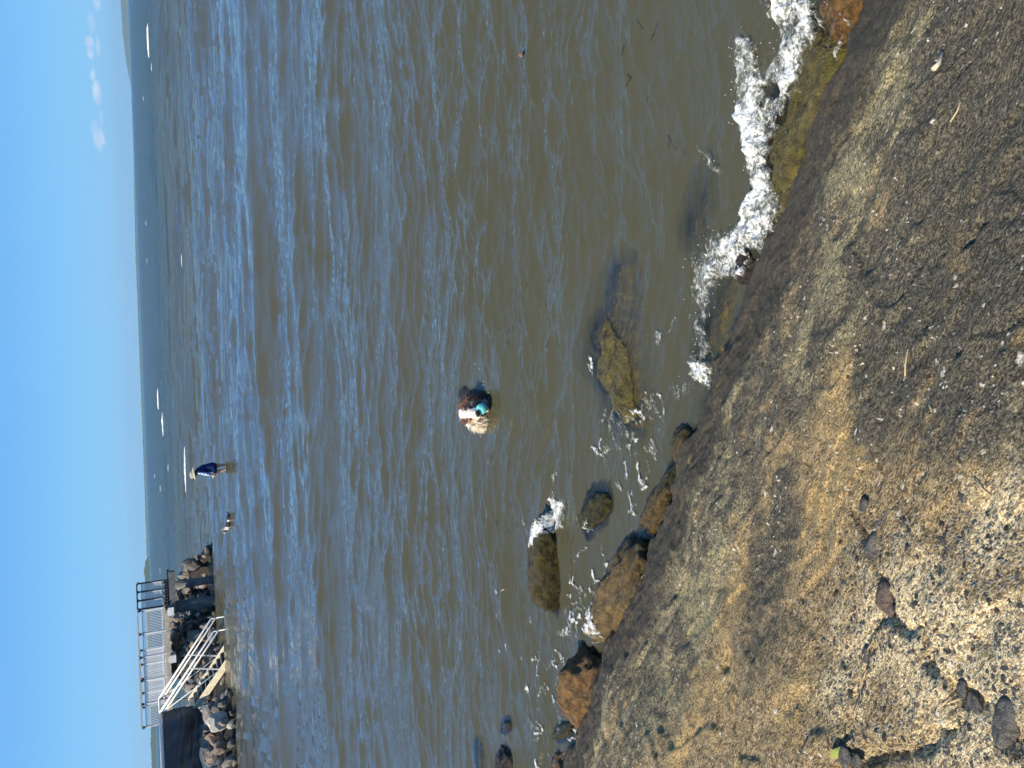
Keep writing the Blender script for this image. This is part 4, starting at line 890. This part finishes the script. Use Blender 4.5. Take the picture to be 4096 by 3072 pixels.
# turquoise ball with moulded grooves
mat_ball, k = material('turquoise_rubber'); oz = k.n('ShaderNodeSeparateXYZ', {0: k.coord()}).outputs
gr_ = k.attr('groove'); bc = k.mix(k.ramp(k.noise(k.coord(), 60, 3), .35, .7), (0.12, 0.64, 0.64), (0.22, 0.80, 0.78)); bc = k.mix(k.attr('band'), bc, (0.62, 0.60, 0.46)); bc = k.mix(gr_, bc, (0.015, 0.10, 0.11))
pbsdf(k, bc, 0.38, None, 0.5)
bm = bmesh.new(); bmesh.ops.create_uvsphere(bm, u_segments=48, v_segments=64, radius=1.0); me = bpy.data.meshes.new('rubber_ball'); bm.to_mesh(me); bm.free()
a = np.empty(len(me.vertices) * 3, np.float32); me.vertices.foreach_get('co', a); a = a.reshape(-1, 3); gv = np.zeros(len(a)); 
for g0 in (-.62, -.25, .05, .34, .64): gv = np.maximum(gv, np.exp(-((a[:, 2] - g0) / 0.035) ** 2))
a2 = a * (1 - 0.05 * gv)[:, None] * 0.043; me.vertices.foreach_set('co', a2.astype(np.float32).ravel()); fattr(me, 'groove', gv); fattr(me, 'band', sstep(a[:, 2], -.62, -.70))
me.transform(Matrix.Rotation(math.radians(-14), 4, 'Y') @ Matrix.Rotation(math.radians(12), 4, 'X'))
ballo = link('rubber_ball', me, mat_ball, None, True); ballo.location = (dloc[0] + .040, dloc[1] - .128, .098); ballo.scale = (1.12, 1.12, 1.12); tag(ballo, 'turquoise grooved rubber ball gripped in the swimming dog\'s jaws', 'ball')
Cd = np.stack([dloc[0] + RNG.normal(.03, .16, 70), dloc[1] + RNG.normal(.02, .12, 70), RNG.uniform(.008, .03, 70)], 1); q_ = np.hypot((Cd[:, 0] - dloc[0] - .03) / .14, (Cd[:, 1] - dloc[1] - .05) / .1) > 1
tag(drops('splash_droplets', Cd[q_], RNG.uniform(.0015, .0042, q_.sum()), mat_drop), 'bright water drops splashing round the dog with the ball', 'droplets', kind='stuff')

# --- the black and white dog paddling by the wader
d2 = on_z(918, 2092, 0.0); dg2 = empty('dog', tuple(d2)); tag(dg2, 'small black and white dog paddling out beside the wading person', 'dog')
def dog2col(x, y, z):
    n = mnoise.noise(Vector((x * 20, y * 20, z * 20)))
    if x < -.30: return (0.62, 0.42, 0.34)
    if x < -.235: return BLACK
    if x < -.125 + .02 * n: return WHITE
    if abs(x - .10) < .03 + .01 * n and z < .09: return WHITE
    return BLACK
organic('body', [((-.265, 0, .20), .062, (-.24, 0, .19), .065), ((-.28, 0, .185), .045, (-.355, 0, .165), .028), ((-.23, 0, .17), .07, (-.16, 0, .07), .10), ((-.16, 0, .07), .10, (-.05, 0, .02), .11), ((-.05, 0, .02), .11, (.22, 0, .0), .095), ((.22, 0, .0), .07, (.30, 0, .02), .04), ((.30, 0, .03), .035, (.42, .02, .04), .016),
        ((-.235, -.045, .245), .018, (-.215, -.055, .285), .012), ((-.235, .045, .245), .018, (-.215, .055, .285), .012), ((-.1, -.07, -.03), .04, (-.14, -.08, -.18), .025), ((-.1, .07, -.03), .04, (-.14, .08, -.18), .025), ((.2, -.06, -.04), .045, (.22, -.07, -.2), .025), ((.2, .06, -.04), .045, (.22, .07, -.2), .025)], 0.011, 3, mat_coat, dg2, dog2col)
ball_part('nose', (-.384, 0, .172), (.011, .013, .010), mat_nose, dg2, 2)
for s_ in (-1, 1): ball_part('eye', (-.318, s_ * .038, .212), (.008, .008, .008), mat_eye, dg2, 2)

# --- the wader: long navy patterned shirt, sun hat, bare legs, head bowed, walking towards the dog
ploc = on_z(899, 1874, 0.0); per = empty('person', (ploc[0], ploc[1], -0.085)); per.scale = (1.55, 1.35, 1.06); tag(per, 'person in a pale sun hat and long blue patterned shirt wading ankle deep', 'person')
mat_skin = plain('tan_skin', (0.52, 0.31, 0.21), (0.62, 0.39, 0.28), 0.55, 20, 0.001)  # plain tan skin tone, the same all over
bcaps = [((.045, .0, .60), .085, (.01, 0, .78), .095), ((.01, 0, .78), .095, (-.02, 0, .93), .09), ((-.03, -.07, .955), .045, (-.03, .07, .955), .045), ((-.04, 0, .96), .038, (-.06, 0, 1.04), .036), ((-.075, 0, 1.085), .072, (-.082, 0, 1.115), .075), ((-.095, 0, 1.045), .040, (-.105, 0, 1.04), .036), ((-.148, 0, 1.075), .012, (-.156, 0, 1.062), .010),
         ((.065, .06, .56), .072, (.07, .065, .33), .052), ((.07, .065, .33), .050, (.085, .065, .30), .048), ((.085, .065, .30), .047, (.085, .065, .03), .030), ((.085, .065, .02), .030, (.0, .07, -.015), .022),
         ((.03, -.06, .56), .072, (-.075, -.06, .33), .055), ((-.075, -.06, .33), .052, (-.005, -.06, .06), .032), ((-.005, -.06, .05), .030, (-.09, -.06, .0), .022),
         ((-.03, -.12, .93), .040, (-.075, -.15, .72), .034), ((-.075, -.15, .72), .033, (-.125, -.14, .50), .024), ((-.125, -.14, .49), .024, (-.135, -.14, .445), .022),
         ((-.03, .12, .93), .040, (-.03, .15, .72), .034), ((-.03, .15, .72), .033, (-.075, .15, .50), .024), ((-.075, .15, .49), .024, (-.08, .15, .445), .022)]
for (hx, hy) in ((-.135, -.14), (-.08, .15)):
    for q, (fx0, ln) in enumerate(((-.018, .038), (-.006, .045), (.006, .042), (.017, .032))):
        bcaps.append(((hx + fx0, hy, .44), .0085, (hx + fx0 - .004, hy + .006, .44 - ln), .007)); bcaps.append(((hx + fx0 - .004, hy + .006, .44 - ln), .007, (hx + fx0 - .010, hy + .018, .44 - ln - .018), .006))
    bcaps.append(((hx - .020, hy, .465), .009, (hx - .040, hy + .004, .430), .0075))
organic('body', bcaps, 0.0075, 2, mat_skin, per)
mat_shirt, k = material('navy_patterned_shirt'); co = k.coord(); xx = k.n('ShaderNodeSeparateXYZ', {0: co}).outputs[0]
fl_ = k.noise(co, 17, 3, 0.6, 0.8); front = k.ramp(k.math('ADD', xx, k.math('MULTIPLY', fl_, .03)), -.015, -.04)
bs = k.mix(front, (0.012, 0.026, 0.11), k.mix(k.ramp(fl_, .44, .56), (0.04, 0.14, 0.52), (0.66, 0.74, 0.86)))
pbsdf(k, bs, 0.8, k.bump(k.noise(co, 25, 3), 1, .01), 0.2)
organic('shirt', [((.05, 0, .47), .13, (.045, 0, .60), .122), ((.035, -.05, .47), .125, (.035, -.05, .62), .10), ((.05, .05, .47), .125, (.05, .05, .62), .10), ((.045, 0, .60), .12, (.02, 0, .80), .118), ((.02, 0, .80), .115, (-.02, 0, .95), .098), ((-.03, -.09, .955), .056, (-.03, .09, .955), .056),
        ((-.03, -.12, .935), .055, (-.072, -.152, .72), .052), ((-.072, -.152, .72), .052, (-.105, -.146, .59), .046), ((-.03, .12, .935), .055, (-.03, .152, .72), .052), ((-.03, .152, .72), .052, (-.055, .152, .60), .046)], 0.011, 4, mat_shirt, per)
mat_short = plain('dark_shorts', (0.012, 0.016, 0.035), (0.025, 0.03, 0.06), 0.8, 12)
organic('shorts', [((.06, .055, .52), .088, (.072, .065, .39), .078), ((.03, -.055, .52), .088, (-.03, -.06, .41), .078), ((.045, 0, .52), .10, (.045, 0, .58), .11)], 0.011, 3, mat_short, per)
mat_hat = plain('pale_sage_hat', (0.30, 0.30, 0.215), (0.42, 0.41, 0.30), 0.85, 14)
hb = MB(); n = 28; prof_h = [(.0, .118), (.045, .115), (.078, .092), (.090, .05), (.094, .0), (.125, -.012), (.168, -.035), (.170, -.041), (.125, -.022), (.088, -.008)]
v = []; f = []
for rr, zz in prof_h: v += [(max(rr, 1e-3) * math.cos(2 * math.pi * j / n), max(rr, 1e-3) * math.sin(2 * math.pi * j / n), zz + (.010 * math.sin(4 * math.pi * j / n) if rr > .1 else 0)) for j in range(n)]
for i in range(len(prof_h) - 1): f += [(i * n + j, i * n + (j + 1) % n, (i + 1) * n + (j + 1) % n, (i + 1) * n + j) for j in range(n)]
hb.add(v, f); hat = hb.build('hat', mat_hat, per, True); hat.location = (-.078, 0, 1.125); hat.rotation_euler = (0, math.radians(-16), 0)
mat_hair = plain('dark_hair', (0.02, 0.014, 0.01), (0.045, 0.03, 0.02), 0.6, 40)
organic('hair', [((-.055, 0, 1.10), .074, (-.05, 0, 1.07), .070), ((-.03, 0, 1.06), .05, (-.02, 0, 1.02), .035)], 0.009, 2, mat_hair, per)
for s_ in (-1, 1): ball_part('eye', (-.148, s_ * .028, 1.098), (.007, .009, .006), mat_eye, per, 2)
hi_ = empty('shoe', (ploc[0] - .185, ploc[1] - .145, .42)); tag(hi_, 'dark and white shoe dangling from the wading person\'s hand', 'shoe')
m_sole = plain('pale_sole', (0.55, 0.53, 0.50), (0.72, 0.70, 0.66), 0.7, 12); m_strap = plain('dark_strap', (0.05, 0.03, 0.025), (0.10, 0.06, 0.05), 0.7, 12)
sb_ = MB(); v = []; f = []; n = 18
for zz in (-.008, .008): v += [((-.05 + .088 * math.cos(2 * math.pi * j / n)), (.034 * math.sin(2 * math.pi * j / n)) * (1 - .18 * math.cos(2 * math.pi * j / n)), zz) for j in range(n)]
f = [tuple(range(n - 1, -1, -1)), tuple(range(n, 2 * n))] + [(j, (j + 1) % n, n + (j + 1) % n, n + j) for j in range(n)]
so = sb_.add(v, f).build('sole', m_sole, hi_); so.rotation_euler = (0.3, math.radians(12), 0)
st_ = MB().tube([(.02, -.03, .0), (.035, -.012, .030), (.035, .012, .030), (.02, .03, .0)], .008, 6).tube([(-.04, -.032, .004), (-.03, -.012, .036), (-.03, .012, .036), (-.04, .032, .004)], .009, 6).tube([(.035, 0, .03), (.02, .0, .055)], .006, 6).build('strap', m_strap, hi_, True); st_.rotation_euler = (0.3, math.radians(12), 0)
# ------------------------------------------------------------------ pebbles and stones set in the slab
gtree = None
def gz(x, y): return ground_h(np.atleast_1d(np.asarray(x, float)), np.atleast_1d(np.asarray(y, float)))
def gnormal(x, y, e=0.03):
    z0 = ground_h0(np.array([x - e, x + e, x, x]), np.array([y, y, y - e, y + e])); return Vector((-(z0[1] - z0[0]) / (2 * e), -(z0[3] - z0[2]) / (2 * e), 1)).normalized()
def stone_mat(name, a, b):
    m, k = material(name); n = k.noise(k.coord(), 2.5, 5, 0.65); oi = k.n('ShaderNodeObjectInfo').outputs['Random']
    c = k.mix(k.ramp(n, .3, .7), a, b); c = k.mix(1.0, c, k.mix(oi, (0.7, 0.7, 0.7), (1.35, 1.3, 1.2)), 'MULTIPLY'); pbsdf(k, c, 0.8, k.bump(n, 1.0, .02), 0.35); return m
m_peb = [stone_mat('slate_pebble', (0.065, 0.068, 0.07), (0.15, 0.15, 0.14)), stone_mat('dark_pebble', (0.035, 0.035, 0.037), (0.095, 0.09, 0.082)), stone_mat('brown_pebble', (0.07, 0.05, 0.032), (0.17, 0.125, 0.08)), stone_mat('pale_pebble', (0.40, 0.34, 0.24), (0.62, 0.55, 0.42))]
pr = np.random.default_rng(44); cand = []
for (xa, xb, ya, yb, n) in ((3330, 4090, 2050, 3060, 2300), (3150, 3500, 2050, 3000, 420), (3850, 4090, 1500, 2200, 170), (3280, 3620, 1150, 1750, 120), (3150, 4090, 30, 1500, 90)):
    cand.append(np.stack([pr.uniform(xa, xb, n), pr.uniform(ya, yb, n)], 1))
cand = np.concatenate(cand); pos = on_ground(cand[:, 0], cand[:, 1]); pos[:, 2] = gz(pos[:, 0], pos[:, 1])
size = np.exp(pr.normal(math.log(0.0044), 0.36, len(pos))); size = np.clip(size, .003, .014)
clump = fbm(pos[:, 0] * 7, pos[:, 1] * 7, 301, 3); okp = pr.uniform(0, 1, len(pos)) < sstep(clump, .25, .60) * .5 + .5; pos, size = pos[okp], size[okp]
order = np.argsort(-size); pos, size = pos[order], size[order]
pvar = []
for i in range(7):
    for mi in range(4):
        me = rock_mesh('pebble', 500 + i, 1, 7, 0.25, 0.75); me.materials.append(m_peb[mi]); pvar.append(me)
rest = MB()
bv_ = [np.array([v.co[:] for v in pvar[i * 4].vertices]) for i in range(7)]; bf_ = [[tuple(p.vertices) for p in pvar[i * 4].polygons] for i in range(7)]
for i, (p, s) in enumerate(zip(pos, size)):
    nrm_ = gnormal(p[0], p[1]); qt = nrm_.to_track_quat('Z', 'Y'); sc_ = (s * pr.uniform(.9, 1.5), s * pr.uniform(.75, 1.1), s * pr.uniform(.35, .55)); spin = pr.uniform(0, 6.28)
    if i < 290:
        mi = pr.choice(4, p=[.45, .36, .12, .07]); o = link('pebble', pvar[int(pr.integers(7)) * 4 + mi], None, ground); o.location = (p[0], p[1], p[2] - sc_[2] * .35); o.rotation_mode = 'QUATERNION'; o.rotation_quaternion = qt @ Vector((0, 0, 1)).rotation_difference(Vector((0, 0, 1))) @ Matrix.Rotation(spin, 3, 'Z').to_quaternion(); o.scale = sc_
    else:
        vi = int(pr.integers(7)); R_ = np.array((qt @ Matrix.Rotation(spin, 3, 'Z').to_quaternion()).to_matrix()); rest.add((bv_[vi] * sc_) @ R_.T + p - np.array([0, 0, sc_[2] * .35]), bf_[vi])
o = rest.build('small_pebbles', m_peb[0], ground, True); o['kind'] = 'stuff'
# larger stones wedged in the joints of the slab
def big_mat(name, a, b, c):
    m, k = material(name); co = k.coord(); n = k.noise(co, 45, 5, 0.7); n2 = k.noise(co, 230, 3, 0.7); cc = k.mix(k.ramp(n, .38, .62), a, b); cc = k.mix(k.ramp(n2, .56, .66), cc, c); pbsdf(k, cc, .85, k.bump(k.math('ADD', n, n2), 1.0, .006), .3); return m
m_big = [big_mat('slate_stone', (0.05, 0.05, 0.048), (0.14, 0.13, 0.115), (0.26, 0.235, 0.19)), big_mat('maroon_stone', (0.07, 0.048, 0.04), (0.17, 0.125, 0.10), (0.30, 0.24, 0.19))]
BIG = [(3452, 2022, .026, .017, 0.4, 0), (3478, 2200, .062, .030, 0.2, 0), (3535, 2395, .055, .042, 0.9, 2), (3462, 2625, .026, .020, 0.3, 0), (4020, 2900, .060, .036, 0.5, 0), (3372, 3030, .036, .030, 0.2, 0), (3930, 1480, .045, .032, 0.1, 0), (3225, 1300, .040, .014, 0.9, 1), (3850, 2760, .026, .018, 0.6, 1), (3900, 2820, .03, .022, 1.0, 0), (3425, 3045, .024, .018, .3, 1)]
for px, py, la, lb, yaw, mi in BIG:
    p = on_ground(px, py)[0]; me = rock_mesh('stone', int(px), 3, 9, .2, .8); me.materials.append(m_big[1 if mi == 2 else 0]); me.transform(Matrix.Rotation(yaw + EDGE_YAW, 4, 'Z') @ Matrix.Diagonal((la, lb, lb * .55, 1)))
    o = link('stone', me, None, ground); o.location = (p[0], p[1], ground_h0(p[:1], p[1:2])[0] - lb * .12); o.rotation_mode = 'QUATERNION'; o.rotation_quaternion = gnormal(p[0], p[1]).to_track_quat('Z', 'Y') if False else Vector((0, 0, 1)).rotation_difference(gnormal(p[0], p[1]))

# ------------------------------------------------------------------ litter on the slab and the water
m_stick = plain('bleached_driftwood', (0.52, 0.44, 0.32), (0.74, 0.66, 0.52), 0.85, 30)
m_straw = plain('dry_straw', (0.40, 0.30, 0.17), (0.62, 0.50, 0.32), 0.85, 30)
m_leafg = plain('yellow_green_leaf', (0.22, 0.26, 0.05), (0.42, 0.40, 0.10), 0.6, 40)
m_leafb = plain('brown_leaf', (0.20, 0.09, 0.04), (0.36, 0.18, 0.09), 0.6, 40)
m_weed = plain('dark_sea_grass', (0.018, 0.016, 0.008), (0.05, 0.042, 0.02), 0.5, 30)
def strand(name, pxs, r0, r1, mat, lift=0.004):
    p = on_ground(*np.array(pxs, float).T); p[:, 2] = gz(p[:, 0], p[:, 1]) + lift + r0; return MB().tube([Vector(q) for q in p], r0, 6, r1).build(name, mat, None, True)
tag(strand('driftwood_stick', [(3728, 275), (3738, 250), (3752, 205)], .0085, .0065, m_stick), 'short bleached stick lying on the grey lichen slab near the brown corner rock', 'stick')
tag(strand('driftwood_stick', [(3625, 1505), (3622, 1460), (3640, 1395)], .0030, .0018, m_straw), 'bent straw-coloured stalk standing out on the black-stained slab', 'stick')
tag(strand('driftwood_stick', [(3790, 485), (3815, 440), (3830, 405)], .0030, .002, m_straw), 'thin curved twig beside the bleached stick on the slab', 'stick')
tag(strand('driftwood_stick', [(3728, 1600), (3742, 1625), (3752, 1645)], .0028, .002, m_straw), 'reddish twig scrap at the edge of the black stain', 'stick')
tag(strand('driftwood_stick', [(3925, 1910), (3950, 1945), (3975, 1985)], .0028, .0016, m_straw), 'thin pale twig lying in tan concrete above the pebbly corner', 'stick')
gs = MB(); rg = random.Random(9)
for path in ([(3495, 2560), (3470, 2680), (3445, 2790), (3420, 2900)], [(3400, 2960), (3390, 3020), (3410, 3060)], [(3560, 2990), (3640, 3000), (3700, 2970)], [(3780, 2820), (3840, 2760), (3850, 2740)]):
    for _ in range(9):
        i = rg.randrange(len(path) - 1); a_ = np.array(path[i], float) + [rg.uniform(-14, 14), rg.uniform(-10, 10)]; b_ = np.array(path[i + 1], float) + [rg.uniform(-22, 22), rg.uniform(-20, 20)]; t = rg.uniform(.3, 1.0); m_ = (a_ + b_) / 2 + [rg.uniform(-14, 14), 0]
        pp = on_ground(*np.array([a_, m_, a_ + (b_ - a_) * t]).T); pp[:, 2] = gz(pp[:, 0], pp[:, 1]) + [.006, rg.uniform(.01, .02), .006]; gs.tube([Vector(q) for q in pp], .0016, 4, .0008)
tag(gs.build('dry_grass', m_straw, None, True), 'dry grass stalks caught in the joints of the slab', 'dry grass', kind='stuff')
def leaf(name, c, L, wd, yaw, tilt, mat, label):
    v = []; f = []; n = 9
    for i in range(n):
        t = i / (n - 1); w_ = wd * math.sin(math.pi * min(.98, t * .96 + .02)) ** .8; zc = .12 * L * math.sin(t * 3)
        v += [(L * (t - .5), -w_, zc + w_ * .35), (L * (t - .5), 0, zc), (L * (t - .5), w_, zc + w_ * .35)]
    for i in range(n - 1): f += [(3 * i, 3 * i + 1, 3 * i + 4, 3 * i + 3), (3 * i + 1, 3 * i + 2, 3 * i + 5, 3 * i + 4)]
    o = MB().add(v, f).build(name, mat, None, True); o.location = c; o.rotation_euler = (tilt, tilt * .6, yaw); md = o.modifiers.new('t', 'SOLIDIFY'); md.thickness = .0008; tag(o, label, 'leaf'); return o
p = on_ground(3352, 3005)[0]; leaf('leaf', (p[0], p[1], gz(p[0], p[1])[0] + .022), .055, .014, -.6, .5, m_leafg, 'curled yellow-green leaf stuck against a stone in the slab joint')
p = on_z(2107, 222); leaf('leaf', (p[0], p[1], wz_at(p[:1], p[1:2])[0] + .018), .055, .02, .4, .35, m_leafb, 'single brown leaf floating on the open water')
p = on_z(1778, 2195); leaf('leaf', (p[0], p[1], wz_at(p[:1], p[1:2])[0] + .018), .03, .012, 1.4, .3, m_leafg, 'tiny yellow leaf afloat beyond the mossy standing boulder')
wd_ = MB(); rw = random.Random(3)
for (xa, xb, ya, yb, n) in ((1780, 2080, 1780, 2150, 22), (2030, 2200, 1080, 1420, 10), (1770, 1840, 2390, 2700, 12), (2450, 2650, 80, 450, 7), (2660, 2760, 560, 660, 4), (1900, 2000, 2600, 2800, 6), (2000, 2080, 1230, 1330, 5)):
    for _ in range(n):
        q = on_z(rw.uniform(xa, xb), rw.uniform(ya, yb)); a_ = rw.uniform(-.9, .9); L = rw.uniform(.025, .075); d_ = np.array([math.cos(a_), math.sin(a_)]) * L; pts = []
        for t in (0, .5, 1):
            x_ = q[0] + d_[0] * t + rw.uniform(-.006, .006); y_ = q[1] + d_[1] * t; pts.append((x_, y_, wz_at(np.array([x_]), np.array([y_]))[0] + .012))
        wd_.tube(pts, .0022, 4, .0014)
tag(wd_.build('seaweed_scraps', m_weed, None, True), 'thin dark scraps of sea grass floating on the water', 'seaweed', kind='stuff')
